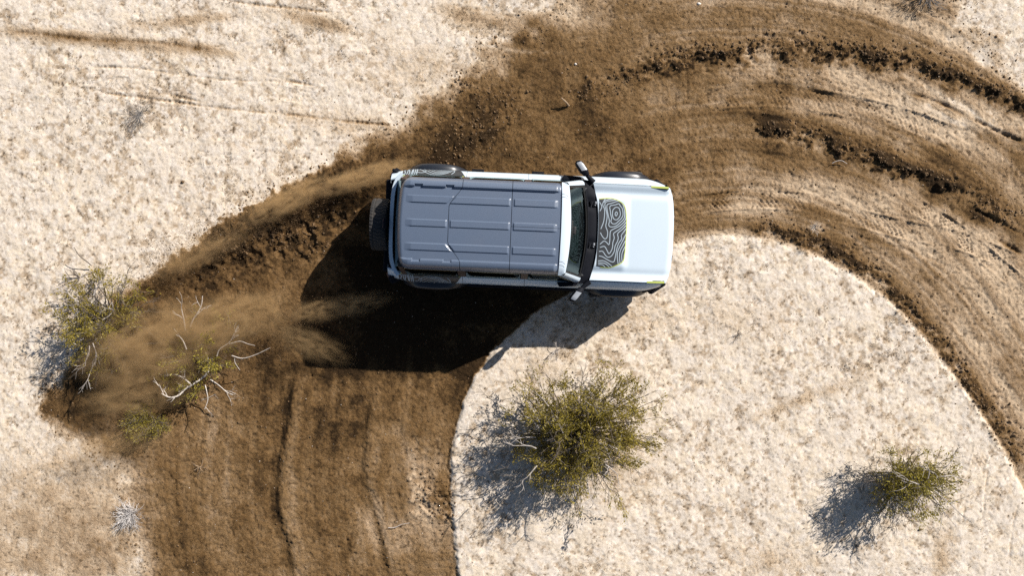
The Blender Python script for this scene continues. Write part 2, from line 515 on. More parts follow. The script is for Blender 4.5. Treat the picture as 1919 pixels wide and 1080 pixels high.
scarp([(552, 1110), (548, 1040), (533, 990), (524, 930), (530, 850), (545, 780), (550, 690)][::-1], 0.06, 0.5, 0.12)
scarp([(738, 1110), (722, 1020), (702, 950), (686, 890), (690, 800), (712, 700)][::-1], 0.055, 0.45, 0.12)
scarp([(655, 1090), (660, 1030), (690, 970)][::-1], 0.035, 0.25, 0.1)
scarp([(1350, 165), (1450, 160), (1540, 170), (1640, 195), (1730, 215), (1800, 235), (1919, 262), (2000, 290)], 0.02, 0.25, 0.06)
scarp([(1700, 350), (1770, 372), (1850, 410), (1940, 455)], 0.03, 0.25, 0.1)
groove([(0, 58), (70, 62), (150, 72), (300, 80), (400, 96)], 0.020, 0.0350, 0.09, 0.31)
groove([(395, -4), (480, 8), (560, 16), (640, 25)], 0.024, 0.0250, 0.09, 0.31)
groove([(160, 163), (210, 176), (300, 187), (420, 203), (560, 216), (640, 226), (760, 236)], 0.027, 0.0225, 0.085, 0.35)
groove([(255, 160), (300, 172), (340, 182), (400, 196)], 0.020, 0.0200, 0.085, 0.31)
groove([(150, 125), (250, 127), (330, 138), (430, 150), (540, 153), (610, 165)], 0.017, 0.0200, 0.085, 0.22)
groove([(470, 135), (540, 150), (600, 162)], 0.017, 0.0200, 0.085, 0.22)
groove([(850, 12), (920, 20), (985, 38)], 0.024, 0.0250, 0.09, 0.31)
groove([(1855, 860), (1846, 900), (1842, 950), (1840, 1000)], 0.016, 0.02, 0.09, 0.2)
groove([(1910, 930), (1897, 980), (1890, 1040), (1888, 1090)], 0.016, 0.02, 0.09, 0.18)
groove([(1812, 900), (1806, 950), (1798, 1000)], 0.012, 0.03, 0.09, 0.14)
groove([(1380, 163), (1430, 159), (1480, 161), (1530, 170), (1570, 182)], 0.030, 0.035, 0, 0.16)
groove([(1690, 172), (1740, 184), (1790, 206), (1860, 241), (1930, 272)], 0.035, 0.030, 0, 0.22)
groove([(1500, 214), (1560, 218), (1640, 232), (1720, 256), (1800, 290)], 0.022, 0.04, 0, 0.10)
groove([(1720, 350), (1780, 371), (1850, 405), (1930, 447)], 0.040, 0.035, 0, 0.22)
groove([(1745, 393), (1775, 406), (1805, 424)], 0.030, 0.03, 0, 0.2)
groove([(1845, 438), (1885, 458), (1940, 492)], 0.035, 0.035, 0, 0.2)
groove([(1300, 372), (1380, 357), (1450, 357), (1510, 366)], 0.022, 0.03, 0.08, 0.14)
groove([(1560, 436), (1640, 452), (1720, 476), (1800, 510)], 0.016, 0.03, 0.08, 0.08)
groove([(1330, 230), (1420, 222), (1500, 226)], 0.022, 0.05, 0, 0.1)
groove([(1280, 300), (1360, 288), (1440, 292), (1500, 305)], 0.020, 0.06, 0, 0.1)
tread([(1270, 392), (1330, 380), (1400, 374), (1480, 376), (1540, 384)], 0.30, 0.030, 0.085, 0.05)
tread([(1540, 392), (1620, 412), (1700, 432), (1800, 452), (1919, 500)], 0.30, 0.028, 0.085, 0.06)
tread([(1680, 372), (1740, 400), (1800, 440), (1860, 490), (1940, 560)], 0.28, 0.028, 0.085, 0.05)
tread([(1300, 190), (1400, 180), (1500, 184), (1600, 200), (1700, 225), (1800, 262)], 0.34, 0.024, 0.085, 0.04)
tread([(180, 170), (215, 158), (250, 158)], 0.26, 0.014, 0.08, -0.08, 0.2)
tread([(1845, 820), (1836, 850), (1826, 885)], 0.26, 0.016, 0.08, -0.16, 0.2)
tread([(450, 160), (560, 180), (640, 196)], 0.24, 0.008, 0.08, 0.0)
def band(pts, w, amt):
    global soil
    D, S, L = line_field(pts, w * 3)
    ends = sstep(0, 1.0, S) * sstep(0, 0.6, L - S)
    soil = soil - amt * ends * np.exp(-((D + 0.25 * w * n_mid) / w) ** 2) * np.clip(0.8 + 0.5 * n_mid + 0.3 * n_fine, 0.1, 1.5)


band([(1430, 208), (1520, 200), (1610, 208), (1720, 230), (1800, 262), (1930, 320)], 0.13, 0.22)
band([(1480, 130), (1580, 132), (1680, 150), (1760, 175), (1850, 215)], 0.16, 0.16)
band([(1270, 398), (1350, 391), (1430, 391), (1500, 398)], 0.07, 0.24)
band([(1380, 372), (1500, 352), (1600, 356), (1690, 382), (1770, 425), (1850, 485), (1940, 590)], 0.26, 0.24)
band([(1560, 415), (1660, 440), (1760, 480), (1840, 540), (1919, 640)], 0.16, 0.14)
band([(1310, 300), (1400, 297), (1480, 305)], 0.10, 0.12)
band([(700, 700), (688, 770), (680, 850), (690, 940), (715, 1040)], 0.07, 0.14)
band([(775, 800), (770, 870), (790, 950), (815, 1050)], 0.16, 0.14)
band([(570, 700), (560, 790), (545, 880), (548, 980), (570, 1080)], 0.10, 0.12)
# light crests of dry sand
for a in [(900, 85, 80, 4, -7, .35), (1000, 97, 60, 5, -3, .35), (1720, 210, 90, 8, -14, .25), (1560, 195, 90, 5, -8, .2), (1800, 410, 90, 10, -35, .2), (1500, 425, 40, 14, -10, .2),
          (770, 860, 12, 60, 8, .28), (780, 930, 14, 60, -10, .2), (690, 985, 8, 50, 25, .2), (640, 230, 8, 30, 0, .0), (700, 720, 14, 40, 8, .15), (1530, 425, 18, 12, 0, .5)]:
    soil = soil - a[5] * spot(*a[:5]) * (0.6 + 0.7 * n_fine)
pale_strip = np.clip(1.4 * spot(1850, 225, 110, 26, -19), 0, 1)
soil = np.maximum(soil, 0.24 * sstep(0.75, 1.0, dirt) * (1 - isle) * (1 - pale_strip) * (1 + 0.4 * n_fine))
soil = np.clip(soil, 0, 1.3)
loose = sstep(0.55, 0.95, dirt) * (1 - isle) * (1 - pale_strip)
far_fade = sstep(14, 9.6, np.abs(GX))[None, :] * sstep(9, 5.8, np.abs(GY))[:, None]
Z = Z * far_fade
clods *= far_fade

unit = lambda F: (F - F.mean()) / F.std()
litter = unit(unit(NZ.fbm(GX, GY, 0.105, 3, 0.75)) + 0.55 * unit(blotch) + 0.35 * unit(NZ.val(GX, GY, 0.7)))
litter = np.clip((litter - 0.15) / 1.5, 0, 1) + 0.35 * np.clip((unit(NZ.fbm(GX, GY, 0.05, 2, 0.8)) - 0.6) / 1.2, 0, 1)
speck = unit(NZ.val(GX, GY, 0.042) + 0.7 * NZ.val(GX, GY, 0.027))
speck = np.clip((speck - 1.2) / 0.6, 0, 1) - np.clip((-speck - 1.5) / 0.7, 0, 1)
Z = Z - (0.004 + 0.006 * loose) * np.maximum(speck, 0) * far_fade - 0.004 * sand * np.clip(litter, 0, 1) * far_fade


def ground_height(x, y):
    i = int(np.clip(np.searchsorted(GX, x), 1, NX - 1))
    j = int(np.clip(np.searchsorted(GY, y), 1, NY - 1))
    return float(Z[j, i])


def ground_mat():
    m, nt, b = nodes_of('desert_soil')
    N, Lk = nt.nodes.new, nt.links.new

    def noise(scale, detail=4, rough=0.6, dist=0.0):
        n = N('ShaderNodeTexNoise')
        n.inputs['Scale'].default_value = scale
        n.inputs['Detail'].default_value = detail
        n.inputs['Roughness'].default_value = rough
        n.inputs['Distortion'].default_value = dist
        Lk(tc.outputs['Object'], n.inputs['Vector'])
        return n.outputs[0]

    def rng(src, a, b_, c=0.0, d=1.0):
        n = N('ShaderNodeMapRange')
        n.inputs[1].default_value, n.inputs[2].default_value, n.inputs[3].default_value, n.inputs[4].default_value = a, b_, c, d
        Lk(src, n.inputs[0])
        return n.outputs[0]

    def mix(f, a, b_):
        n = N('ShaderNodeMix')
        n.data_type = 'RGBA'
        Lk(f, n.inputs[0])
        for s, v in ((6, a), (7, b_)):
            if isinstance(v, tuple):
                n.inputs[s].default_value = (*v, 1)
            else:
                Lk(v, n.inputs[s])
        return n.outputs[2]

    def math_(op, a, b_):
        n = N('ShaderNodeMath')
        n.operation = op
        for s, v in ((0, a), (1, b_)):
            if isinstance(v, (int, float)):
                n.inputs[s].default_value = v
            else:
                Lk(v, n.inputs[s])
        return n.outputs[0]

    tc = N('ShaderNodeTexCoord')
    at_soil, at_lit, at_spk = N('ShaderNodeAttribute'), N('ShaderNodeAttribute'), N('ShaderNodeAttribute')
    at_soil.attribute_name, at_lit.attribute_name, at_spk.attribute_name = 'soil', 'litter', 'speck'
    dark_speck, pale_speck = rng(at_spk.outputs['Fac'], 0.0, 1.0), rng(at_spk.outputs['Fac'], 0.0, -1.0)
    # pale crusted sand: cream, pinkish and grey areas, small brown litter patches, grains
    sandc = mix(rng(noise(1.1, 5), 0.40, 0.60), (0.575, 0.495, 0.405), (0.615, 0.520, 0.405))
    sandc = mix(rng(noise(7.0, 4), 0.44, 0.60), sandc, (0.63, 0.555, 0.475))
    sandc = mix(math_('MULTIPLY', at_lit.outputs['Fac'], 0.70), sandc, (0.320, 0.232, 0.148))
    sandc = mix(math_('MULTIPLY', dark_speck, math_('ADD', 0.35, math_('MULTIPLY', at_lit.outputs['Fac'], 0.6))), sandc, (0.13, 0.095, 0.065))
    sandc = mix(math_('MULTIPLY', pale_speck, 0.5), sandc, (0.80, 0.74, 0.66))
    # dirt: dry tan through moist brown; near-black end paints in the car's shadow
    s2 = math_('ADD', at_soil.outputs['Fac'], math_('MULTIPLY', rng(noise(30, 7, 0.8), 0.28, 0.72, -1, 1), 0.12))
    cr = N('ShaderNodeValToRGB')
    e = cr.color_ramp.elements
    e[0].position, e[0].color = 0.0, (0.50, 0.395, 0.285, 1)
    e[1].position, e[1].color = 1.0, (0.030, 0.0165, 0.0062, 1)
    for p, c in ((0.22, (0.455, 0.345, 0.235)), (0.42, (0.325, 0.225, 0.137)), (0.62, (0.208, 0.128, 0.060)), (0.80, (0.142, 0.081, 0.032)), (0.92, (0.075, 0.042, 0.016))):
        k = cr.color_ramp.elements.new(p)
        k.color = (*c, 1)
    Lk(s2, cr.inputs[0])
    dirtc = mix(math_('MULTIPLY', pale_speck, rng(s2, 0.3, 0.95, 0.5, 0.08)), cr.outputs[0], (0.34, 0.24, 0.15))
    dirtc = mix(math_('MULTIPLY', dark_speck, 0.62), dirtc, (0.040, 0.022, 0.009))
    at_loose = N('ShaderNodeAttribute')
    at_loose.attribute_name = 'loose'
    f = math_('MAXIMUM', rng(s2, 0.04, 0.24), at_loose.outputs['Fac'])
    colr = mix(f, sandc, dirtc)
    g = rng(noise(260, 3, 0.7), 0.30, 0.70, 0.62, 1.38)
    mul = N('ShaderNodeVectorMath')
    mul.operation = 'MULTIPLY'
    Lk(colr, mul.inputs[0])
    Lk(g, mul.inputs[1])
    Lk(mul.outputs[0], b.inputs['Base Color'])
    b.inputs['Roughness'].default_value = 0.95
    b.inputs['Specular IOR Level'].default_value = 0.15
    h = math_('ADD', math_('MULTIPLY', noise(34, 6, 0.7), 1.0), math_('MULTIPLY', noise(120, 3, 0.7), 0.45))
    bp = N('ShaderNodeBump')
    Lk(rng(s2, 0.05, 0.5, 0.35, 1.0), bp.inputs['Strength'])
    bp.inputs['Distance'].default_value = 0.028
    Lk(h, bp.inputs['Height'])
    Lk(bp.outputs[0], b.inputs['Normal'])
    return m


def build_ground():
    xx, yy = np.meshgrid(GX, GY)
    co = np.stack([xx, yy, Z], -1).reshape(-1, 3).astype(np.float32)
    idx = np.arange(NX * NY).reshape(NY, NX)
    q = np.stack([idx[:-1, :-1], idx[:-1, 1:], idx[1:, 1:], idx[1:, :-1]], -1).reshape(-1, 4)
    me = bpy.data.meshes.new('ground')
    me.vertices.add(len(co))
    me.vertices.foreach_set('co', co.ravel())
    me.loops.add(q.size)
    me.loops.foreach_set('vertex_index', q.ravel().astype(np.int32))
    me.polygons.add(len(q))
    me.polygons.foreach_set('loop_start', np.arange(0, q.size, 4, dtype=np.int32))
    me.update(calc_edges=True)
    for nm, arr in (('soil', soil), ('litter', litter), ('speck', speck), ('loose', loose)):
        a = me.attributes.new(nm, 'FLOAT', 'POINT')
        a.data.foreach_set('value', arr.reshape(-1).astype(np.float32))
    me.shade_smooth()
    me.materials.append(ground_mat())
    o = bpy.data.objects.new('ground', me)
    COL.objects.link(o)
    o['kind'] = 'structure'
    o['label'] = 'pale desert sand with brown churned dirt tracks curving round a raised sand patch'
    return o


build_ground()


# ------------------------------------------------------------------ mesh helpers
class MB:
    """collects shapes that become ONE mesh"""

    def __init__(self):
        self.v, self.f = [], []

    def add(self, verts, faces):
        o = len(self.v)
        self.v += [tuple(p) for p in verts]
        self.f += [tuple(i + o for i in f) for f in faces]
        return self

    def grid(self, rows, close_u=False, close_v=False, flip=False):
        n, m = len(rows), len(rows[0])
        vs = [p for r in rows for p in r]
        fs = []
        for i in range(n if close_v else n - 1):
            for j in range(m if close_u else m - 1):
                a, b = i * m + j, i * m + (j + 1) % m
                c, d = ((i + 1) % n) * m + (j + 1) % m, ((i + 1) % n) * m + j
                fs.append((d, c, b, a) if flip else (a, b, c, d))
        return self.add(vs, fs)

    def box(self, c, s, rot=(0, 0, 0), taper=(1, 1)):
        mt = Euler(rot).to_matrix()
        vs = []
        for z in (-1, 1):
            k = taper if z > 0 else (1, 1)
            for x, y in ((-1, -1), (1, -1), (1, 1), (-1, 1)):
                vs.append(Vector(c) + mt @ Vector((x * s[0] / 2 * k[0], y * s[1] / 2 * k[1], z * s[2] / 2)))
        return self.add(vs, [(3, 2, 1, 0), (4, 5, 6, 7), (0, 1, 5, 4), (1, 2, 6, 5), (2, 3, 7, 6), (3, 0, 4, 7)])

    def tube(self, pts, rad, n=6, cap=True):
        pts = [Vector(p) for p in pts]
        if not isinstance(rad, (list, tuple)):
            rad = [rad] * len(pts)
        rows = []
        ref = Vector((0.31, 0.17, 0.93))
        for i, p in enumerate(pts):
            t = (pts[min(i + 1, len(pts) - 1)] - pts[max(i - 1, 0)])
            t = t.normalized() if t.length > 1e-9 else Vector((0, 0, 1))
            u = t.cross(ref)
            u = u.normalized() if u.length > 1e-4 else t.orthogonal().normalized()
            w = t.cross(u)
            rows.append([p + (u * math.cos(2 * math.pi * k / n) + w * math.sin(2 * math.pi * k / n)) * rad[i] for k in range(n)])
        o = len(self.v)
        self.grid(rows, close_u=True)
        if cap:
            m = (len(rows) - 1) * n
            self.f.append(tuple(o + k for k in reversed(range(n))))
            self.f.append(tuple(o + m + k for k in range(n)))
        return self

    def lathe(self, prof, n=48, axis='Y', mod=None):
        """profile of (radius, height) swept round an axis"""
        rows = []
        for k in range(n):
            a = 2 * math.pi * k / n
            row = []
            for i, (r, h) in enumerate(prof):
                if mod:
                    r = mod(k, i, r)
                x, z = r * math.cos(a), r * math.sin(a)
                row.append((x, h, z) if axis == 'Y' else ((h, x, z) if axis == 'X' else (x, z, h)))
            rows.append(row)
        return self.grid(rows, close_v=True, flip=True)

    def prism(self, poly, z0, z1):
        n = len(poly)
        vs = [(x, y, z0) for x, y in poly] + [(x, y, z1) for x, y in poly]
        fs = [tuple(reversed(range(n))), tuple(range(n, 2 * n))] + [(i, (i + 1) % n, n + (i + 1) % n, n + i) for i in range(n)]
        return self.add(vs, fs)

    def build(self, name, mat, parent=None, smooth=40, bevel=0, seg=2, xf=None, solid=0):
        me = bpy.data.meshes.new(name)
        me.from_pydata(self.v, [], self.f)
        if xf is not None:
            me.transform(xf)
        bm = bmesh.new()
        bm.from_mesh(me)
        if not solid:
            bmesh.ops.recalc_face_normals(bm, faces=bm.faces)
        bm.to_mesh(me)
        bm.free()
        if smooth:
            me.shade_smooth()
            me.set_sharp_from_angle(angle=R(smooth))
        me.materials.append(mat)
        o = bpy.data.objects.new(name, me)
        COL.objects.link(o)
        if parent:
            o.parent = parent
        if solid:
            sm = o.modifiers.new('thickness', 'SOLIDIFY')
            sm.thickness = solid
            sm.offset = -1
        if bevel:
            b = o.modifiers.new('bevel', 'BEVEL')
            b.width = bevel
            b.segments = seg
            b.limit_method = 'ANGLE'
            b.angle_limit = R(35)
        return o


def tag(o, label=None, cat=None, group=None, kind=None):
    for k, v in (('label', label), ('category', cat), ('group', group), ('kind', kind)):
        if v:
            o[k] = v
    return o


def empty(name, loc, rz=0.0):
    o = bpy.data.objects.new(name, None)
    o.empty_display_size = 0.3
    COL.objects.link(o)
    o.location = loc
    o.rotation_euler = (0, 0, rz)
    return o


# ------------------------------------------------------------------ the off-road car (local: X forward, Y left, Z up)
CAR = empty('off_road_suv', (0.13, 0.938, 0.0), R(-2.4))
tag(CAR, 'white off road SUV with grey hardtop and topographic line graphics, sliding through brown dirt', 'SUV')
ROLL = Matrix.Rotation(R(1.3), 4, 'X')     # body leaning in the slide


def part(mb, name, mat, parent=CAR, **k):
    k.setdefault('xf', ROLL)
    return mb.build(name, mat, parent, **k)


WHEEL_X = (-1.35, 1.58)
WHEEL_R = 0.43


def half_width(x):
    w = 0.885
    if x < -1.60:
        w -= 0.075 * ((-1.60 - x) / 0.43) ** 2.0
    if x > 1.9:
        w -= 0.10 * ((x - 1.9) / 0.38) ** 1.7
    return w


def belt_z(x):
    return 1.215 - (0.05 * ((x - 1.1) / 1.2) ** 1.3 if x > 1.1 else 0.0)


def arch_z(x):
    z = 0.46
    for wx in WHEEL_X:
        d = abs(x - wx)
        if d < 0.50:
            z = max(z, 0.44 + math.sqrt(0.50 ** 2 - d * d) * 1.0)
    return z


def side_section(x, s):
    w, zt, zb = half_width(x), belt_z(x), arch_z(x)
    pts = [(w - 0.138, zt - 0.03), (w - 0.134, zt - 0.006), (w - 0.118, zt), (w - 0.095, zt - 0.018), (w - 0.065, zt - 0.048), (w - 0.036, zt - 0.085), (w - 0.016, zt - 0.125), (w - 0.003, zt - 0.18)]
    for k in range(1, 6):
        t = k / 5
        z = (zt - 0.18) * (1 - t) + zb * t
        pts.append((w - 0.05 * max(0, (0.75 - z)) - (0.0 if z > 0.75 else 0.0), z))
    return [(x, s * y, z) for y, z in pts]


def side_panel(name, x0, x1, s, mat, parent=CAR):
    n = max(4, int((x1 - x0) / 0.035))
    rows = [side_section(x0 + (x1 - x0) * i / n, s) for i in range(n + 1)]
    mb = MB().grid(rows, flip=(s > 0))
    # returns at the two ends so that the shut lines have depth
    for row in (rows[0], rows[-1]):
        inner = [(p[0], p[1] - s * 0.04, p[2] - 0.012) for p in row]
        mb.grid([row, inner])
    return part(mb, name, mat, parent, smooth=50)


DOORS = {}
for s in (1, -1):
    side_panel('rear_quarter_panel', -2.03, -0.866, s, M['paint'])
    d2 = side_panel('door', -0.860, 0.094, s, M['paint'])
    d1 = side_panel('door', 0.100, 1.034, s, M['paint'])
    DOORS[s] = (d1, d2)
    side_panel('fender', 1.040, 2.27, s, M['paint'])
    for d, hx in ((d1, 0.24), (d2, -0.70)):
        h = MB().box((hx, s * 0.905, 1.03), (0.19, 0.035, 0.032))
        h.box((hx - 0.08, s * 0.885, 1.03), (0.03, 0.04, 0.03)).box((hx + 0.08, s * 0.885, 1.03), (0.03, 0.04, 0.03))
        part(h, 'door_handle', M['plastic'], d, bevel=0.008)
    # side glass and pillars lean in from the belt to the roof's drip edge
    for d, (x0, x1), nm in ((d1, (0.15, 0.90), 'side_window'), (d2, (-0.80, 0.03), 'side_window'), (None, (-1.72, -0.93), 'quarter_window')):
        top0, top1 = (x0 + 0.01, x1 - (0.30 if d is d1 else 0.01))
        rows = []
        for i in range(7):
            t = i / 6
            y, z = 0.778 + (0.668 - 0.778) * t + 0.012 * math.sin(math.pi * t), 1.205 + (1.66 - 1.205) * t
            xa, xb = x0 + (top0 - x0) * t, x1 + (top1 - x1) * t
            rows.append([(xa + (xb - xa) * j / 8, s * y, z) for j in range(9)])
        part(MB().grid(rows, flip=(s < 0)), nm, M['tint'], d or CAR, solid=0.005)
        # seal strip at the foot of the glass
        if d:
            part(MB().box(((x0 + x1) / 2, s * 0.772, 1.223), (x1 - x0, 0.012, 0.016)), 'window_seal', M['silver'], d, bevel=0.003)
    for x0, x1 in ((0.034, 0.146), (-0.926, -0.804), (-1.80, -1.724)):
        mb = MB()
        mb.add([(x0, s * 0.776, 1.20), (x1, s * 0.776, 1.20), (x1, s * 0.664, 1.67), (x0, s * 0.664, 1.67),
                (x0, s * 0.730, 1.20), (x1, s * 0.730, 1.20), (x1, s * 0.630, 1.67), (x0, s * 0.630, 1.67)],
               [(0, 1, 2, 3), (7, 6, 5, 4), (0, 4, 5, 1), (1, 5, 6, 2), (2, 6, 7, 3), (3, 7, 4, 0)])
        part(mb, 'window_pillar', M['pillar'], bevel=0.006)
    # black sail panel at the front foot of the door glass
    part(MB().prism([(0.60, s * 0.800), (0.93, s * 0.775), (0.90, s * 0.845), (0.64, s * 0.868)], 1.178, 1.222), 'mirror_sail_panel', M['plastic'], bevel=0.006)

# tub floor, bulkheads and sills close the body below the belt
tub = MB().box((0.10, 0, 0.50), (4.1, 1.50, 0.10))
for s in (1, -1):
    tub.box((0.12, s * 0.80, 0.49), (1.75, 0.12, 0.12)).box((-0.45, s * 0.735, 0.80), (2.9, 0.03, 0.58))
tub.box((1.30, 0, 0.85), (0.05, 1.5, 0.55)).box((2.15, 0, 0.75), (0.10, 1.40, 0.5))
part(tub, 'floor_pan', M['dark'])

# hood
HOOD_Y = 0.742


def hood_rear(y):
    return 1.196 - 0.100 * abs(y / 0.742) ** 2.6


def hood_nose(y):
    return 2.392 - 0.028 * (y / 0.6) ** 2 - 0.055 * abs(y / 0.742) ** 7


def round_box(x, y, cx, cy, hx, hy, soft):
    dx, dy = max(abs(x - cx) - hx, 0), max(abs(y - cy) - hy, 0)
    d = math.hypot(dx, dy)
    t = min(max(d / soft, 0), 1)
    return 1 - t * t * (3 - 2 * t)


def hood_z(x, y):
    z = belt_z(x) + 0.022 - 0.030 * ((x - 1.2) / 1.2) ** 2
    a = abs(y)
    z += 0.030 * math.exp(-((a - 0.745) / 0.07) ** 2)          # raised fender line
    z -= 0.014 * math.exp(-((a - 0.62) / 0.055) ** 2)           # valley beside it
    z += 0.036 * round_box(x, y, 1.25, 0.0, 0.33, 0.49, 0.12)  # power dome under the graphic
    z += 0.012 * (1 - (y / 0.75) ** 2)
    nose = hood_nose(y) - x
    if nose < 0.10:
        z -= 0.055 * (1 - nose / 0.10) ** 2
    return z


rows = []
NU, NV = 64, 72
for i in range(NU + 1):
    v = []
    for j in range(NV + 1):
        y = -HOOD_Y + 2 * HOOD_Y * j / NV
        t = i / NU
        t = t if t < 0.85 else t
        x = hood_rear(y) + (hood_nose(y) - hood_rear(y)) * t
        v.append((x, y, hood_z(x, y)))
    rows.append(v)
mb = MB().grid(rows)
mb.grid([rows[-1], [(p[0] + 0.004, p[1], p[2] - 0.03) for p in rows[-1]], [(p[0] - 0.01, p[1], p[2] - 0.10) for p in rows[-1]]])
mb.grid([rows[0], [(p[0] - 0.004, p[1], p[2] - 0.03) for p in rows[0]]], flip=True)
for j in (0, -1):
    e = [r[j] for r in rows]
    mb.grid([e, [(p[0], p[1], p[2] - 0.03) for p in e]], flip=(j == 0))
HOOD = part(mb, 'hood', M['paint'], smooth=50)

# graphic on the hood: grey field, lime edge, contour lines
DECAL = smooth_line([(1.192, .515), (1.345, .532), (1.44, .520), (1.515, .486), (1.585, .425), (1.622, .30), (1.635, .08), (1.632, -.15), (1.622, -.37), (1.585, -.45),
                     (1.515, -.492), (1.42, -.532), (1.34, -.541), (1.192, -.536)], 5)


def poly_inside(x, y, P):
    c = False
    for (x0, y0), (x1, y1) in zip(P, np.roll(P, -1, axis=0)):
        if (y0 > y) != (y1 > y) and x < (x1 - x0) * (y - y0) / (y1 - y0) + x0:
            c = not c
    return c


def fill_decal(P, lift, zf, grow=1.0):
    """rows across y between the outline's rear and front edges, lying on the surface"""
    y0, y1 = P[:, 1].min() + 1e-4, P[:, 1].max() - 1e-4
    rows = []
    for j in range(61):
        y = y0 + (y1 - y0) * j / 60
        xs = []
        for (xa, ya), (xb, yb) in zip(P, np.roll(P, -1, axis=0)):
            if (ya > y) != (yb > y):
                xs.append(xa + (xb - xa) * (y - ya) / (yb - ya))
        xa = max(min(xs), hood_rear(y) + 0.004)
        xb = max(xs)
        rows.append([(xa + (xb - xa) * k / 24, y, zf(xa + (xb - xa) * k / 24, y) + lift) for k in range(25)])
    return MB().grid(rows, flip=True)


def ribbon(mb, pts, w, zf, lift, n=6, closed=False, w_of=None, clip=None):
    P = smooth_line(list(pts) + ([pts[0]] if closed else []), n)
    run = []

    def flush():
        nonlocal run
        if len(run) > 1:
            rows = []
            for i, p in enumerate(run):
                t = run[min(i + 1, len(run) - 1)] - run[max(i - 1, 0)]
                t = t / (np.hypot(*t) + 1e-9)
                nx, ny = -t[1] * w / 2, t[0] * w / 2
                rows.append([(p[0] + nx, p[1] + ny, zf(p[0] + nx, p[1] + ny) + lift), (p[0] - nx, p[1] - ny, zf(p[0] - nx, p[1] - ny) + lift)])
            mb.grid(rows)
        run = []
    for p in P:
        if clip is None or clip(p[0], p[1]):
            run.append(p)
        else:
            flush()
    flush()


def trace(pts):
    """contour points read off the graphic (sixfold enlargement), to hood coordinates"""
    out = []
    c, s = math.cos(R(2.4)), math.sin(R(2.4))
    for X, Y in pts:
        p = at(1050 + X / 6.0, 340 + Y / 6.0, 1.18)
        x, y = p.x - 0.13, p.y - 0.938
        out.append((c * x - s * y, s * x + c * y + 1.18 * math.sin(R(2))))
    return out


part(fill_decal(DECAL, 0.002, hood_z), 'hood_graphic', M['decal'], HOOD, smooth=50)
mb = MB()
ribbon(mb, [tuple(p) for p in DECAL[::3]], 0.013, hood_z, 0.0035, 5)
part(mb, 'graphic_border', M['lime'], HOOD)
CONTOURS = [
    ([(610, 372), (624, 358), (635, 378), (622, 404), (610, 392)], True),
    ([(585, 335), (615, 308), (650, 315), (662, 345), (668, 385), (655, 420), (625, 447), (595, 437), (580, 400), (580, 365)], True),
    ([(548, 310), (560, 290), (610, 280), (650, 268), (665, 290), (690, 325), (698, 390), (680, 430), (650, 460), (615, 490), (580, 490), (562, 465), (570, 430), (560, 390), (555, 350)], True),
    ([(515, 300), (525, 275), (570, 262), (620, 245), (655, 240), (690, 265), (707, 310), (716, 360), (716, 410), (700, 445), (670, 475), (630, 510), (590, 525), (555, 525), (538, 505), (545, 460), (535, 410), (522, 350)], True),
    ([(700, 265), (722, 300), (732, 360), (733, 420), (720, 455), (690, 490), (650, 522), (600, 547), (560, 572), (552, 620), (550, 680), (540, 725), (515, 700), (485, 685), (440, 720)], False),
    ([(750, 455), (705, 508), (660, 550), (610, 585), (592, 605), (600, 650), (585, 700), (580, 760), (560, 805), (540, 825), (520, 790), (490, 745), (440, 755)], False),
    ([(750, 490), (690, 555), (640, 600), (645, 650), (635, 690), (610, 740), (600, 800), (570, 850), (530, 865), (500, 840), (470, 800), (430, 800)], False),
    ([(750, 525), (712, 575), (680, 620), (682, 660), (650, 710), (630, 770), (615, 850), (600, 910), (570, 915), (520, 890), (470, 860), (430, 850)], False),
    ([(750, 580), (715, 640), (690, 690), (665, 740), (640, 800), (635, 860), (648, 960)], False),
    ([(750, 640), (700, 730), (670, 790), (660, 850), (668, 950)], False),
    ([(750, 700), (700, 790), (685, 850), (692, 930)], False),
    ([(750, 750), (718, 830), (712, 900)], False),
    ([(505, 205), (470, 270), (490, 330), (490, 400), (480, 470), (450, 550)], False),
    ([(680, 225), (630, 222), (560, 235), (512, 247), (494, 275), (505, 330), (520, 400), (512, 470), (505, 520), (525, 580), (520, 640), (495, 660), (465, 630), (445, 590)], False),
    ([(600, 208), (545, 218), (500, 236), (484, 258)], False),
    ([(430, 240), (460, 300), (440, 350)], False),
    ([(420, 905), (480, 905), (530, 930), (590, 980)], False),
    ([(420, 926), (480, 930), (520, 950), (555, 985)], False),
    ([(420, 946), (470, 950), (510, 985)], False)]
mb = MB()
inside_decal = lambda x, y: poly_inside(x, y, DECAL) and x > hood_rear(y) + 0.01
for pts, closed in CONTOURS:
    ribbon(mb, trace(pts), 0.0125, hood_z, 0.0030, 7, closed, clip=inside_decal)
part(mb, 'contour_lines', M['decal_line'], HOOD)

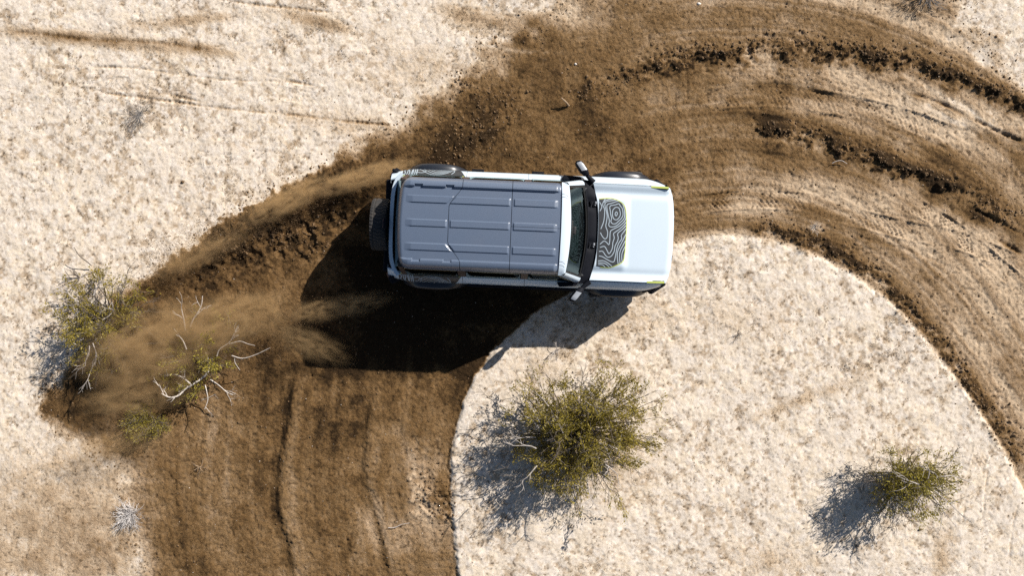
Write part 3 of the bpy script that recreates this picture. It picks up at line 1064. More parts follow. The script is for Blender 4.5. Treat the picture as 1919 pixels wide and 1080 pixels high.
# the same graphic on the rear shoulders
for s in (1, -1):
    def shoulder(x, t, lift):
        w, zt = half_width(x), belt_z(x)
        sec = [(w - 0.118, zt), (w - 0.095, zt - 0.018), (w - 0.065, zt - 0.048), (w - 0.036, zt - 0.085), (w - 0.016, zt - 0.125), (w - 0.003, zt - 0.18), (w, zt - 0.30)]
        k = min(max(t, 0), 0.999) * 6
        i = int(k)
        f = k - i
        y, z = sec[i][0] * (1 - f) + sec[i + 1][0] * f, sec[i][1] * (1 - f) + sec[i + 1][1] * f
        return (x, s * (y + lift * 0.6), z + lift * 0.8)
    rows = []
    for i in range(41):
        x = -1.86 + 0.86 * i / 40
        t1 = 1.0
        rows.append([shoulder(x + 0.12 * (1 - j / 10) * (i / 40) ** 3, 0.03 + (t1 - 0.03) * j / 10, 0.003) for j in range(11)])
    q = part(MB().grid(rows, flip=(s > 0)), 'quarter_graphic', M['decal'], smooth=60)
    mb = MB()
    rl = random.Random(8)

    def strip(pts, wd, lift):
        P = smooth_line(pts, 6)
        rw = []
        for i, p in enumerate(P):
            tt = P[min(i + 1, len(P) - 1)] - P[max(i - 1, 0)]
            tt = tt * np.array([1, 0.24])
            tt = tt / (np.hypot(*tt) + 1e-9)
            a = (p[0] - tt[1] * wd / 2, p[1] + tt[0] * wd / 2 / 0.24)
            b = (p[0] + tt[1] * wd / 2, p[1] - tt[0] * wd / 2 / 0.24)
            rw.append([shoulder(*a, lift), shoulder(*b, lift)])
        mb.grid(rw)
    for k in range(4):                                   # hooked lines at the rear end
        x0 = -1.83 + 0.035 * k
        strip([(x0, 0.10), (x0 + 0.012, 0.35), (x0 - 0.005 + 0.02 * (k % 2), 0.62), (x0 + 0.03, 0.92)], 0.015, 0.0045)
    for k in range(3):
        x0 = -1.70 + 0.03 * k
        strip([(x0, 0.06), (x0 + 0.004, 0.5), (x0 - 0.004, 0.95)], 0.014, 0.0045)
    for k in range(6):                                   # nested flat arcs
        c, hw, hh = -1.33 + 0.02 * k, 0.30 - 0.045 * k, 0.80 - 0.12 * k
        strip([(c - hw, 0.95), (c - hw * 0.75, 0.95 - hh * 0.55), (c - hw * 0.25, 0.95 - hh), (c + hw * 0.35, 0.95 - hh * 0.9), (c + hw * 0.8, 0.95 - hh * 0.45), (c + hw, 0.95)], 0.010, 0.0045)
    strip([(-1.10, 0.25), (-1.06, 0.5), (-1.07, 0.9)], 0.012, 0.0045)
    strip([(-1.66, 0.35), (-1.56, 0.28), (-1.50, 0.45), (-1.58, 0.6), (-1.66, 0.55)], 0.010, 0.0045)
    part(mb, 'contour_lines', M['decal_line'], q)
    mb = MB()
    mb.grid([[shoulder(-1.86 + 0.96 * i / 30, 0.015, 0.0042), shoulder(-1.86 + 0.96 * i / 30, 0.075, 0.0042)] for i in range(31)], flip=(s < 0))
    part(mb, 'graphic_border', M['lime'], q)

# cowl, windshield, white frame
GT, GB = 1.755, 1.300


def glass_pt(v, t):
    """v across -1..1, t from the foot (0) to the top (1)"""
    yb, yt = 0.712, 0.640
    xb = 1.035 - 0.085 * v * v
    xt = 0.735 - 0.050 * v * v
    return Vector((xb + (xt - xb) * t, v * (yb + (yt - yb) * t), GB + (GT - GB) * t + 0.012 * (1 - v * v) * t))


rows = [[glass_pt(-1 + 2 * j / 20, i / 10) for j in range(21)] for i in range(11)]
WS = part(MB().grid(rows), 'windshield', M['glass'], smooth=60)
# dark band printed round the glass edge
mb = MB()
fr = lambda v, t: glass_pt(v, t) + Vector((0.004, 0, 0.003))
for t0, t1 in ((-0.02, 0.13), (0.965, 1.0)):
    mb.grid([[fr(-1 + 2 * j / 20, t0) for j in range(21)], [fr(-1 + 2 * j / 20, t1) for j in range(21)]])
for v0, v1 in ((-1, -0.95), (0.95, 1)):
    mb.grid([[fr(v0, i / 10) for i in range(11)], [fr(v1, i / 10) for i in range(11)]])
part(mb, 'glass_edge_band', M['dark'], WS)
mb = MB()
ring_o, ring_i = [], []


def frame_o(v, t, out):
    p = glass_pt(v, t)
    return p


# header: from the roof's front edge to the glass top
hd = []
for j in range(33):
    v = -1 + 2 * j / 32
    pt = glass_pt(v, 1.0)
    y = v * 0.690
    xr = 0.594 - 0.012 * v * v
    zr = 1.838 - 0.045 * abs(v) ** 3 - 0.05 * max(0, abs(v) - 0.85) / 0.15
    hd.append([(xr, y, zr - 0.05), (xr, y, zr), (xr + 0.05, y * 0.995, zr - 0.004), (pt.x - 0.02, y * 0.96, pt.z + 0.034 - 0.012 * abs(v) ** 3), (pt.x + 0.004, pt.y, pt.z + 0.012), (pt.x - 0.01, pt.y, pt.z - 0.02)])
mb.grid(hd)
for s in (1, -1):
    rows = []
    for i in range(13):
        t = 1.0 - 1.0 * i / 12
        p = glass_pt(s, t)
        wo = 0.052 + 0.020 * (1 - t)
        rows.append([(p.x - 0.02, p.y, p.z - 0.02), (p.x + 0.006, p.y + s * 0.002, p.z + 0.014), (p.x - 0.004, p.y + s * wo * 0.55, p.z + 0.018),
                     (p.x - 0.03, p.y + s * wo * 0.95, p.z + 0.004), (p.x - 0.085, p.y + s * wo, p.z - 0.01), (p.x - 0.09, p.y + s * wo * 0.5, p.z - 0.03)])
    mb.grid(rows, flip=(s > 0))
part(mb, 'windshield_frame', M['paint'], smooth=55)
for y in (0.52, 0.475, -0.52, -0.475):
    part(MB().box((0.655, y, 1.834), (0.12, 0.003, 0.004)), 'header_seam', M['silver'])

rows = []
for i in range(9):
    t = i / 8
    r = []
    for j in range(41):
        v = -1 + 2 * j / 40
        y = v * 0.80
        g = glass_pt(max(-1, min(1, y / 0.712)), 0.0)
        xa = g.x - 0.03 - max(0, abs(y) - 0.712) * 0.9
        xb = hood_rear(min(max(y, -0.742), 0.742)) - 0.006 - max(0, abs(y) - 0.742) * 0.8
        x = xa + (xb - xa) * t
        z = 1.280 - 0.030 * t + 0.012 * math.sin(math.pi * t) - 0.05 * abs(v) ** 4
        for cy in (0.44, -0.20):                        # hollows for the wiper pivots
            z -= 0.035 * math.exp(-((y - cy) / 0.075) ** 4) * math.exp(-((t - 0.42) / 0.36) ** 4)
        r.append((x, y, z))
    rows.append(r)
mb = MB().grid(rows)
mb.grid([rows[-1], [(p[0], p[1], p[2] - 0.08) for p in rows[-1]]])
part(mb, 'cowl_panel', M['plastic'], smooth=45)
for cy, y0, y1 in ((0.44, 0.62, 0.02), (-0.20, 0.02, -0.64)):
    mb = MB()
    mb.box((1.110, cy, 1.255), (0.10, 0.085, 0.03)).tube([(1.11, cy, 1.25), (1.11, cy, 1.292)], 0.022, 10)
    mb.tube([(1.11, cy, 1.287), (1.085, cy + 0.02, 1.312), (1.062, (y0 + y1) / 2 + 0.05, 1.337)], 0.012, 6)
    bl = []
    for k in range(9):
        y = y0 + (y1 - y0) * k / 8
        g = glass_pt(y / 0.70, 0.06)
        bl.append((g.x + 0.018, y, g.z + 0.022))
    mb.tube(bl, 0.011, 6)
    part(mb, 'wiper', M['plastic'], bevel=0)
    mb = MB()
    mb.box((1.145, cy + 0.012, 1.275), (0.022, 0.04, 0.012)).box((1.135, cy - 0.028, 1.275), (0.016, 0.016, 0.014))
    part(mb, 'wiper_nut', M['silver'], bevel=0.003)

# mirrors
for s in (1, -1):
    mb = MB()
    secs = []
    for i in range(9):
        t = i / 8
        x, y = 0.985 - 0.155 * t, 0.865 + 0.215 * t
        k = math.sin(math.pi * min(0.5 + 0.0 * t, 0.5)) * (1 - 0.55 * max(0, (t - 0.75) / 0.25) ** 2) * (0.62 + 0.38 * min(1, t / 0.25))
        wd, ht = 0.062 * k, 0.105 * k
        row = []
        for a in range(14):
            an = 2 * math.pi * a / 14
            c, q = math.cos(an), math.sin(an)
            c, q = math.copysign(abs(c) ** 0.6, c), math.copysign(abs(q) ** 0.6, q)
            row.append((x + c * wd * 0.95, s * (y + c * wd * 0.30), 1.265 + q * ht))
        secs.append(row)
    mb.grid(secs, close_u=True)
    mb.add(secs[0], [tuple(range(14))]).add(secs[-1], [tuple(range(14))])
    mb.tube([(1.10, s * 0.765, 1.245), (1.04, s * 0.82, 1.25), (0.985, s * 0.875, 1.26)], [0.045, 0.038, 0.032], 8)
    mir = part(mb, 'mirror', M['plastic'], smooth=50)
    cap = MB()
    rows = []
    for i in range(6):
        t = 0.30 + 0.58 * i / 5
        x, y = 0.985 - 0.155 * t, 0.865 + 0.215 * t
        k = 1 - 0.55 * max(0, (t - 0.75) / 0.25) ** 2
        rows.append([(x + 0.040 * q * k, s * (y + 0.012 * q), 1.265 + 0.105 * k * (1 - 0.10 * q * q) + 0.006) for q in (-1, -0.5, 0, 0.5, 1)])
    cap.grid(rows)
    part(cap, 'mirror_cap', M['silver'], mir, smooth=60)
    gl = MB().add([(0.895, s * 0.90, 1.17), (0.775, s * 1.07, 1.18), (0.775, s * 1.07, 1.30), (0.895, s * 0.90, 1.32)], [(0, 1, 2, 3)])
    part(gl, 'mirror_glass', M['mirror'], mir, smooth=0)

# roof: four hardtop panels with raised ribs and recessed centre
ROOF_Y = 0.684


def seam_a(y):
    a = abs(y)
    if a < 0.27:
        return -1.063
    if a < 0.56:
        return -1.063 + 0.187 * float(sstep(0.24, 0.60, a)) * 1.05
    return -0.872


def rib_mask(x, y):
    m = 0.0
    for cy in (0.352, 0.0, -0.352):
        d = abs(y - cy)
        if d > 0.075:
            continue
        e = min(1, max(0, (0.056 - d) / 0.011))
        for x0, x1 in ((-1.70, -1.05 if cy else -1.095), (-1.005 if cy else -1.035, -0.172), (-0.108, 0.535)):
            sl = 0.0
            if cy and x1 < -0.1:                      # ends slanted along the curved seam
                q = (abs(y) - 0.352) * 0.9
                x0_, x1_ = (x0 + q, x1) if x0 > -1.2 else (x0, x1 + q)
            else:
                x0_, x1_ = x0, x1
            ex = min(1, max(0, (x - x0_) / 0.018 + 0.5)) * min(1, max(0, (x1_ - x) / 0.020 + 0.5))
            if x1 > 0.4:
                ex = min(1, max(0, (x - x0_) / 0.018 + 0.5)) * min(1, max(0, (x1_ - x) / 0.05))
            if x0 < -1.6:
                ex *= min(1, max(0, (x - x0_) / 0.10))
            m = max(m, e * ex)
    return m


def rear_edge(y):
    return -1.828 + 0.045 * (y / 0.68) ** 2


def roof_z(x, y):
    a = abs(y)
    z = 1.835 - 0.022 * (a / 0.55) ** 2 - 0.016 * ((x + 0.5) / 1.2) ** 2
    step = 0.525
    if x < -0.92:                                      # lugs along the step on the rear panel
        for x0, x1 in ((-1.58, -1.46), (-1.12, -1.00)):
            if x0 < x < x1:
                step = 0.550
        if x < -1.66:
            step = 0.525 + 0.0
    st = min(1, max(0, (a - step) / 0.022))
    fade = min(1, max(0, (x + 1.80) / 0.16)) * min(1, max(0, (0.56 - x) / 0.05))
    z += 0.040 * st * fade
    if a > 0.570:
        t = (a - 0.570) / (ROOF_Y - 0.570)
        z -= 0.018 * t + 0.135 * t ** 3.2
    z += 0.017 * rib_mask(x, y)
    r = x - rear_edge(y)
    if r < 0.09:
        t = 1 - max(r, 0) / 0.09
        z -= 0.10 * t ** 2.6
    return z


def roof_panel(name, f0, f1, y0, y1, nx):
    ys = []
    n = int((y1 - y0) / 0.0085)
    ys = [y0 + (y1 - y0) * j / n for j in range(n + 1)]
    rows = []
    for i in range(nx + 1):
        t = i / nx
        row = []
        for y in ys:
            xa, xb = f0(y), f1(y)
            yy = y
            x = xa + (xb - xa) * t
            if x < -1.64 and abs(y) > 0.45:            # round the rear corners in plan
                k = ((-1.64 - x) / 0.15)
                yy = y * (1 - 0.14 * min(k, 1.1) ** 2.2 * (abs(y) - 0.45) / 0.25)
            row.append((x, yy, roof_z(x, y)))
        rows.append(row)
    mb = MB().grid(rows)
    for e, fl in ((rows[0], True), (rows[-1], False), ([r[0] for r in rows], False), ([r[-1] for r in rows], True)):
        mb.grid([e, [(p[0], p[1] * 0.997, p[2] - 0.035) for p in e]], flip=fl)
    return part(mb, name, M['roof'], smooth=38)


roof_panel('rear_roof_panel', rear_edge, lambda y: seam_a(y) - 0.004, -ROOF_Y, ROOF_Y, 110)
roof_panel('middle_roof_panel', lambda y: seam_a(y) + 0.004, lambda y: -0.146, -ROOF_Y, ROOF_Y, 110)
roof_panel('front_roof_panel', lambda y: -0.138, lambda y: 0.585, -ROOF_Y, -0.0025, 90)
roof_panel('front_roof_panel', lambda y: -0.138, lambda y: 0.585, 0.0025, ROOF_Y, 90)
part(MB().box((-0.62, 0, 1.68), (2.36, 1.28, 0.03)), 'roof_lining', M['dark'])
for s in (1, -1):
    part(MB().tube([(-1.70, s * 0.668, 1.652), (-0.6, s * 0.676, 1.652), (0.56, s * 0.676, 1.655)], 0.009, 6), 'drip_rail', M['dark'])

# rear: tailgate, rear glass, lights, bumper, spare wheel
rows = []
for i in range(7):
    z = 0.60 + 0.625 * i / 6
    r = []
    for j in range(31):
        v = -1 + 2 * j / 30
        y = v * 0.80
        x = -2.045 + 0.02 * v * v + 0.12 * abs(v) ** 6
        if i == 6:
            x += 0.02
        r.append((x, y, z if i < 6 else 1.225))
    rows.append(r)
rows.append([(p[0] + 0.055, p[1] * 0.97, 1.230) for p in rows[-1]])
rows.append([(p[0] + 0.004, p[1], 1.19) for p in rows[-1]])
part(MB().grid(rows, flip=True), 'tailgate', M['paint'], smooth=50)
rows = [[(-1.955 + 0.17 * i / 6 + 0.03 * (v / 0.68) ** 2 * 1.0, v * (1 - 0.10 * i / 6), 1.21 + 0.52 * i / 6) for v in [(-0.68 + 1.36 * j / 12) for j in range(13)]] for i in range(7)]
part(MB().grid(rows, flip=True), 'rear_window', M['tint'], solid=0.005)
for s in (1, -1):
    part(MB().box((-2.015, s * 0.800, 0.93), (0.06, 0.10, 0.34), (0, 0, s * -0.5)), 'taillight', M['red'], bevel=0.015)
    part(MB().box((-1.985, s * 0.83, 0.93), (0.10, 0.05, 0.40), (0, 0, s * -0.5)), 'taillight_housing', M['plastic'], bevel=0.015)
mb = MB().box((-2.10, 0, 0.56), (0.20, 1.50, 0.20))
for s in (1, -1):
    mb.box((-1.99, s * 0.80, 0.56), (0.26, 0.20, 0.20), (0, 0, s * -0.55))
part(mb, 'rear_bumper', M['plastic'], bevel=0.03, seg=3)


def tyre_mesh(width, r):
    h = width / 2
    prof = [(r * 0.58, -h * 0.80), (r * 0.66, -h * 0.96), (r * 0.80, -h * 1.0), (r * 0.92, -h * 0.98), (r * 0.962, -h * 0.94), (r * 0.985, -h * 0.84), (r * 0.996, -h * 0.62), (r * 0.996, -h * 0.56),
            (r, -h * 0.36), (r, -h * 0.30), (r, -h * 0.06), (r, h * 0.06), (r, h * 0.30), (r, h * 0.36), (r * 0.996, h * 0.56), (r * 0.996, h * 0.62), (r * 0.985, h * 0.84),
            (r * 0.962, h * 0.94), (r * 0.92, h * 0.98), (r * 0.80, h * 1.0), (r * 0.66, h * 0.96), (r * 0.58, h * 0.80)]
    groove_i = {7, 9, 10, 11, 12, 14}

    def mod(k, i, rr):
        if i in (7, 14):
            return rr - 0.012
        if 5 <= i <= 6 or 15 <= i <= 16:
            return rr - (0.014 if k % 4 in (0,) else 0)
        if 8 <= i <= 9:
            return rr - (0.012 if k % 4 in (2,) else 0)
        if 12 <= i <= 13:
            return rr - (0.012 if (k + 1) % 4 in (2,) else 0)
        if 10 <= i <= 11:
            return rr - (0.012 if (k + i) % 4 in (1,) else 0)
        return rr
    return MB().lathe(prof, 176, 'Y', mod)


def rim_mesh(width, r):
    mb = MB()
    h = width / 2
    mb.lathe([(r * 0.60, -h * 0.82), (r * 0.57, -h * 0.80), (r * 0.52, -h * 0.5), (r * 0.50, h * 0.3), (r * 0.55, h * 0.72), (r * 0.60, h * 0.82), (r * 0.575, h * 0.84), (r * 0.52, h * 0.62)], 48)
    for k in range(6):
        a = 2 * math.pi * k / 6
        mb.box((math.cos(a) * r * 0.30, h * 0.50, math.sin(a) * r * 0.30), (r * 0.46, 0.04, 0.075), (0, -a, 0))
    mb.lathe([(0.001, h * 0.62), (0.045, h * 0.60), (0.075, h * 0.52), (0.08, h * 0.30), (0.001, h * 0.28)], 24)
    return mb


tyre_me = tyre_mesh(0.30, WHEEL_R).build('tyre', M['rubber'], None, smooth=30)
rim_me = rim_mesh(0.30, WHEEL_R).build('rim', M['rim'], None, smooth=35)
first = True
for wx in WHEEL_X:
    for s in (1, -1):
        w = empty('wheel', (wx, s * 0.835, WHEEL_R - 0.015))
        w.parent = CAR
        w.rotation_euler = (0, R(23 * wx), (math.pi if s < 0 else 0) + (R(9) if wx > 0 else 0))
        for src in (tyre_me, rim_me):
            o = src if first else src.copy()
            if not first:
                COL.objects.link(o)
            o.parent = w
        first = False
sp = empty('spare_wheel', ROLL @ Vector((-2.215, 0.0, 0.90)))
sp.parent = CAR
sp.rotation_euler = (R(2), 0, R(90))
t2 = tyre_mesh(0.255, 0.415).build('tyre', M['rubber'], sp, smooth=30)
rim_mesh(0.255, 0.415).build('rim', M['rim'], sp, smooth=35)
mb = MB().box((-2.06, 0, 0.98), (0.10, 0.30, 0.34)).box((-2.075, 0, 1.32), (0.05, 0.17, 0.07)).box((-2.07, 0, 1.22), (0.04, 0.06, 0.16))
part(mb, 'spare_carrier', M['plastic'], bevel=0.01)
part(MB().box((-2.104, 0, 1.32), (0.012, 0.14, 0.045)), 'brake_light', M['red'], bevel=0.003)

# flares over the wheels
for wx in WHEEL_X:
    for s in (1, -1):
        rows = []
        for i in range(41):
            a = R(-8 + 196 * i / 40)
            c, q = math.cos(a), math.sin(a)
            q2 = q if q < 0.86 else 0.86 + (q - 0.86) * 0.55      # flattened top
            pinch = abs(c) ** 3
            yo = 0.998 - 0.085 * pinch
            rows.append([(wx + c * 0.545, s * 0.84, 0.45 + q2 * 0.555), (wx + c * 0.545, s * 0.876, 0.45 + q2 * 0.560), (wx + c * 0.540, s * (yo - 0.055), 0.45 + q2 * 0.552),
                         (wx + c * 0.530, s * (yo - 0.022), 0.45 + q2 * 0.535), (wx + c * 0.520, s * yo, 0.45 + q2 * 0.508), (wx + c * 0.510, s * (yo + 0.002), 0.45 + q2 * 0.475),
                         (wx + c * 0.480, s * (yo - 0.02), 0.45 + q2 * 0.448), (wx + c * 0.475, s * 0.80, 0.45 + q2 * 0.45)])
        part(MB().grid(rows), 'fender_flare', M['flare'], smooth=50, bevel=0)
    part(MB().tube([(wx, -0.72, 0.42), (wx, 0.72, 0.42)], 0.06, 10), 'axle', M['dark'], xf=Matrix())
for s in (1, -1):
    part(MB().tube([(-0.78, s * 0.90, 0.44), (0.98, s * 0.90, 0.44)], 0.045, 8).box((-0.4, s * 0.83, 0.46), (0.05, 0.14, 0.04)).box((0.6, s * 0.83, 0.46), (0.05, 0.14, 0.04)), 'rock_rail', M['plastic'])

# front: grille, lamps, bumper, trail sights
rows = []
for i in range(9):
    z = 0.62 + 0.48 * i / 8
    rows.append([(hood_nose(v * 0.74) - 0.025 - 0.04 * max(0, abs(v) - 0.9) * 10 * 0.5, v * 0.80, z) for v in [(-1 + 2 * j / 30) for j in range(31)]])
part(MB().grid(rows), 'grille_panel', M['plastic'], smooth=50)
mb = MB()
for k in range(4):
    mb.box((2.372, 0, 0.78 + 0.08 * k), (0.03, 0.92, 0.022))
part(mb, 'grille_bar', M['silver'], bevel=0.004)
for s in (1, -1):
    hl = MB()
    prof = [(0.001, 0.05), (0.06, 0.045), (0.095, 0.025), (0.11, 0.0), (0.11, -0.04)]
    hl.lathe(prof, 32, 'X')
    hl.v = [(x + 2.335, y + s * 0.60, z + 0.92) for x, y, z in hl.v]
    part(hl, 'headlight', M['lens'], smooth=50)
    part(MB().prism([(1.952, s * 0.724), (1.985, s * 0.710), (2.268, s * 0.706), (2.268, s * 0.752), (1.975, s * 0.755)], 1.168, 1.208), 'trail_sight', M['plastic'], bevel=0.006)
    ts = part(MB().prism([(1.990, s * 0.722), (2.262, s * 0.716), (2.262, s * 0.748), (1.990, s * 0.752)], 1.206, 1.221), 'trail_sight_inlay', M['lime'], bevel=0.003)
mb = MB().box((2.365, 0, 0.56), (0.16, 1.30, 0.20))
for s in (1, -1):
    mb.box((2.225, s * 0.77, 0.58), (0.30, 0.22, 0.20), (0, 0, s * -0.62))
    mb.box((2.10, s * 0.845, 0.70), (0.24, 0.10, 0.22), (0, 0, s * -0.25))
part(mb, 'front_bumper', M['plastic'], bevel=0.03, seg=3)
for s in (1, -1):
    mb = MB()
    mb.tube([(2.445, s * 0.36, 0.56), (2.49, s * 0.36, 0.58), (2.49, s * 0.30, 0.60), (2.445, s * 0.30, 0.60)], 0.012, 6)
    part(mb, 'tow_hook', M['red'])

# interior seen through the glass
mb = MB()
rows = []
for i in range(7):
    t = i / 6
    rows.append([(1.0 - 0.32 * t, y, 1.255 - 0.02 * t + 0.03 * math.sin(math.pi * t) - 0.10 * max(0, t - 0.85) * 6) for y in [(-0.68 + 1.36 * j / 12) for j in range(13)]])
mb.grid(rows)
mb.box((0.70, 0.34, 1.25), (0.10, 0.36, 0.08)).box((0.68, 0, 1.22), (0.04, 0.30, 0.16))
part(mb, 'dashboard', M['inside'], smooth=40)
for y in (0.36, -0.36):
    mb = MB().box((0.10, y, 0.80), (0.52, 0.50, 0.18)).box((-0.20, y, 1.12), (0.16, 0.48, 0.62), (0, -0.25, 0)).box((-0.29, y, 1.50), (0.10, 0.26, 0.17), (0, -0.2, 0))
    part(mb, 'seat', M['seat'], bevel=0.04, seg=3)
part(MB().box((-1.05, 0, 0.82), (0.48, 1.22, 0.16)).box((-1.30, 0, 1.12), (0.15, 1.22, 0.58), (0, -0.25, 0)), 'rear_bench', M['seat'], bevel=0.04, seg=3)
sw = MB()
ring = [(0.52 + 0.07 * math.sin(a) * 0.9, 0.36 + 0.185 * math.cos(a), 1.14 + 0.17 * math.sin(a)) for a in [2 * math.pi * k / 24 for k in range(25)]]
sw.tube(ring, 0.016, 6).box((0.53, 0.36, 1.13), (0.05, 0.34, 0.05), (0, -0.4, 0)).tube([(0.53, 0.36, 1.13), (0.75, 0.36, 1.05)], 0.03, 8)
part(sw, 'steering_wheel', M['plastic'], smooth=50)
part(MB().box((0.745, 0.005, 1.70), (0.06, 0.26, 0.05)).box((0.80, -0.01, 1.665), (0.05, 0.12, 0.05)).box((0.72, 0, 1.66), (0.03, 0.24, 0.07)), 'rear_view_mirror', M['dark'], bevel=0.01)


# ------------------------------------------------------------------ desert plants
def quads(C, size, rng, mb_v, mb_f, flat=0.0, asp=0.55, along=None):
    """small leaf quads at centres C"""
    n = len(C)
    a = rng.normal(size=(n, 3))
    a[:, 2] *= 1 - flat
    if along is not None:
        a = a * 0.55 + along * 1.2
    a /= np.linalg.norm(a, axis=1)[:, None]
    b = rng.normal(size=(n, 3))
    b -= (b * a).sum(1)[:, None] * a
    b /= np.linalg.norm(b, axis=1)[:, None]
    s = (size * rng.uniform(0.55, 1.35, n))[:, None]
    return np.stack([C - a * s * 0.5, C + b * s * 0.5 * asp, C + a * s * 0.5, C - b * s * 0.5 * asp], 1)


def quad_mesh(name, Q, mat, parent, kind=None):
    n = len(Q)
    me = bpy.data.meshes.new(name)
    me.vertices.add(n * 4)
    me.vertices.foreach_set('co', Q.astype(np.float32).ravel())
    me.loops.add(n * 4)
    me.loops.foreach_set('vertex_index', np.arange(n * 4, dtype=np.int32))
    me.polygons.add(n)
    me.polygons.foreach_set('loop_start', np.arange(0, n * 4, 4, dtype=np.int32))
    me.update(calc_edges=True)
    me.materials.append(mat)
    o = bpy.data.objects.new(name, me)
    COL.objects.link(o)
    if parent:
        o.parent = parent
    if kind:
        o['kind'] = kind
    return o


def bent(rr, p, d, L, n, wob, lift=0.0):
    pts = [Vector(p)]
    d = Vector(d).normalized()
    for _ in range(n):
        d = (d + Vector((rr.gauss(0, wob), rr.gauss(0, wob), rr.gauss(0, wob) + lift))).normalized()
        pts.append(pts[-1] + d * (L / n))
    return pts


def bush(name, label, cat, base, rx, ry, h, stems, leaves, seed, leaf='leaf', bare=0.25, dead=8, size=0.033, lean=(0, 0), group=None, side=None, twig_len=0.4, outer=0):
    rr, rng = random.Random(seed), np.random.default_rng(seed)
    x, y = base
    root = empty(name, (x, y, ground_height(x, y) - 0.02))
    tag(root, label, cat, group)
    br, dd = MB(), MB()
    cent = []
    for i in range(stems):
        az = rr.uniform(0, 2 * math.pi) if side is None else rr.gauss(side[0], side[1])
        out = math.sqrt(rr.uniform(0.02, 1.0))
        tip = Vector((math.cos(az) * rx * out + lean[0], math.sin(az) * ry * out + lean[1], h * (1 - 0.62 * out ** 2) * rr.uniform(0.72, 1.12)))
        L = tip.length
        mid = tip * 0.5 + Vector((rr.gauss(0, .05), rr.gauss(0, .05), 0.05))
        p0 = Vector((rr.gauss(0, 0.05), rr.gauss(0, 0.05), 0))
        pts = []
        for k in range(7):
            t = k / 6
            q = p0 * (1 - t) ** 2 + mid * 2 * t * (1 - t) + tip * t * t
            if 0 < k < 6:
                q = q + Vector((rr.gauss(0, .018), rr.gauss(0, .018), rr.gauss(0, .015)))
            pts.append(q)
        br.tube(pts, [0.014 - 0.010 * k / 6 for k in range(7)], 4, cap=False)
        is_bare = rr.random() < bare
        for _ in range(rr.randint(4, 7)):
            k = rr.uniform(1.8, 6)
            a = pts[int(min(k, 5))].lerp(pts[int(min(k, 5)) + 1], k - int(min(k, 5)))
            d = (tip - mid).normalized() + Vector((rr.gauss(0, .65), rr.gauss(0, .65), rr.gauss(0.1, .45)))
            tw = bent(rr, a, d, twig_len * rr.uniform(0.5, 1.1), 4, 0.22, 0.03)
            tw = [Vector((p.x, p.y, max(p.z, 0.03))) for p in tw]
            br.tube(tw, [0.0045, 0.0038, 0.003, 0.0025, 0.0015], 3, cap=False)
            sub = [tw]
            for _ in range(2):
                s = bent(rr, tw[rr.randint(1, 3)], d + Vector((rr.gauss(0, .8), rr.gauss(0, .8), rr.gauss(0, .5))), twig_len * 0.5, 3, 0.25)
                s = [Vector((p.x, p.y, max(p.z, 0.03))) for p in s]
                br.tube(s, [0.003, 0.0024, 0.002, 0.0015], 3, cap=False)
                sub.append(s)
            if not is_bare or rr.random() < 0.15:
                wgt = rr.uniform(0.3, 1.6)
                for s in sub:
                    cent += [(p, wgt, s[-1] - s[0]) for p in s[1:]]
    if cent and leaves:
        P = np.array([tuple(c[0]) for c in cent])
        w = np.array([c[1] for c in cent])
        w = w / w.sum()
        I = rng.choice(len(P), leaves, p=w)
        C = P[I] + rng.normal(size=(leaves, 3)) * 0.028
        C[:, 2] = np.maximum(C[:, 2], 0.015)
        U = np.array([tuple(c[2].normalized()) for c in cent])[I]
        quad_mesh('foliage', quads(C, size * 1.35, rng, None, None, 0.0, 0.34, U), M[leaf], root, 'stuff')
    for i in range(dead):
        az = rr.uniform(0, 2 * math.pi)
        o = rr.uniform(0.2, 0.7)
        p = Vector((math.cos(az) * rx * o, math.sin(az) * ry * o, h * rr.uniform(0.55, 0.95)))
        d = Vector((math.cos(az + rr.gauss(0, .6)), math.sin(az + rr.gauss(0, .6)), rr.uniform(-0.1, 0.4)))
        dd = MB()
        fork(dd, rr, p, d, rr.uniform(0.22, 0.42), 0.010, 2)
        dd.build('dead_branch', M['dead'], root, smooth=60)
    for i in range(outer):
        az = rr.gauss(R(215), 0.75)
        o = rr.uniform(0.55, 0.95)
        p = Vector((math.cos(az) * rx * o, math.sin(az) * ry * o, h * rr.uniform(0.10, 0.45)))
        fork(br, rr, p, Vector((math.cos(az) + rr.gauss(0, .4), math.sin(az) + rr.gauss(0, .4), rr.gauss(0.1, .3))), rr.uniform(0.2, 0.38), 0.005, 2, 0.6, 3)
    br.build('branches', M['bark'], root, smooth=60)
    return root


def fork(mb, rr, p, d, L, r, depth, spread_=0.55, n=5):
    pts = bent(rr, p, d, L, 4, 0.16)
    mb.tube(pts, [r, r * .85, r * .72, r * .6, r * .5], n, cap=False)
    if depth > 0:
        for _ in range(rr.randint(2, 3)):
            q = pts[rr.randint(1, 4)]
            dd = (pts[-1] - pts[0]).normalized() + Vector((rr.gauss(0, spread_), rr.gauss(0, spread_), rr.gauss(0, spread_ * 0.6)))
            fork(mb, rr, q, dd, L * rr.uniform(0.45, 0.75), r * 0.6, depth - 1, spread_, max(3, n - 1))


def spot_m(px, py, h=0.0):
    v = at(px, py, h)
    return (v.x, v.y)


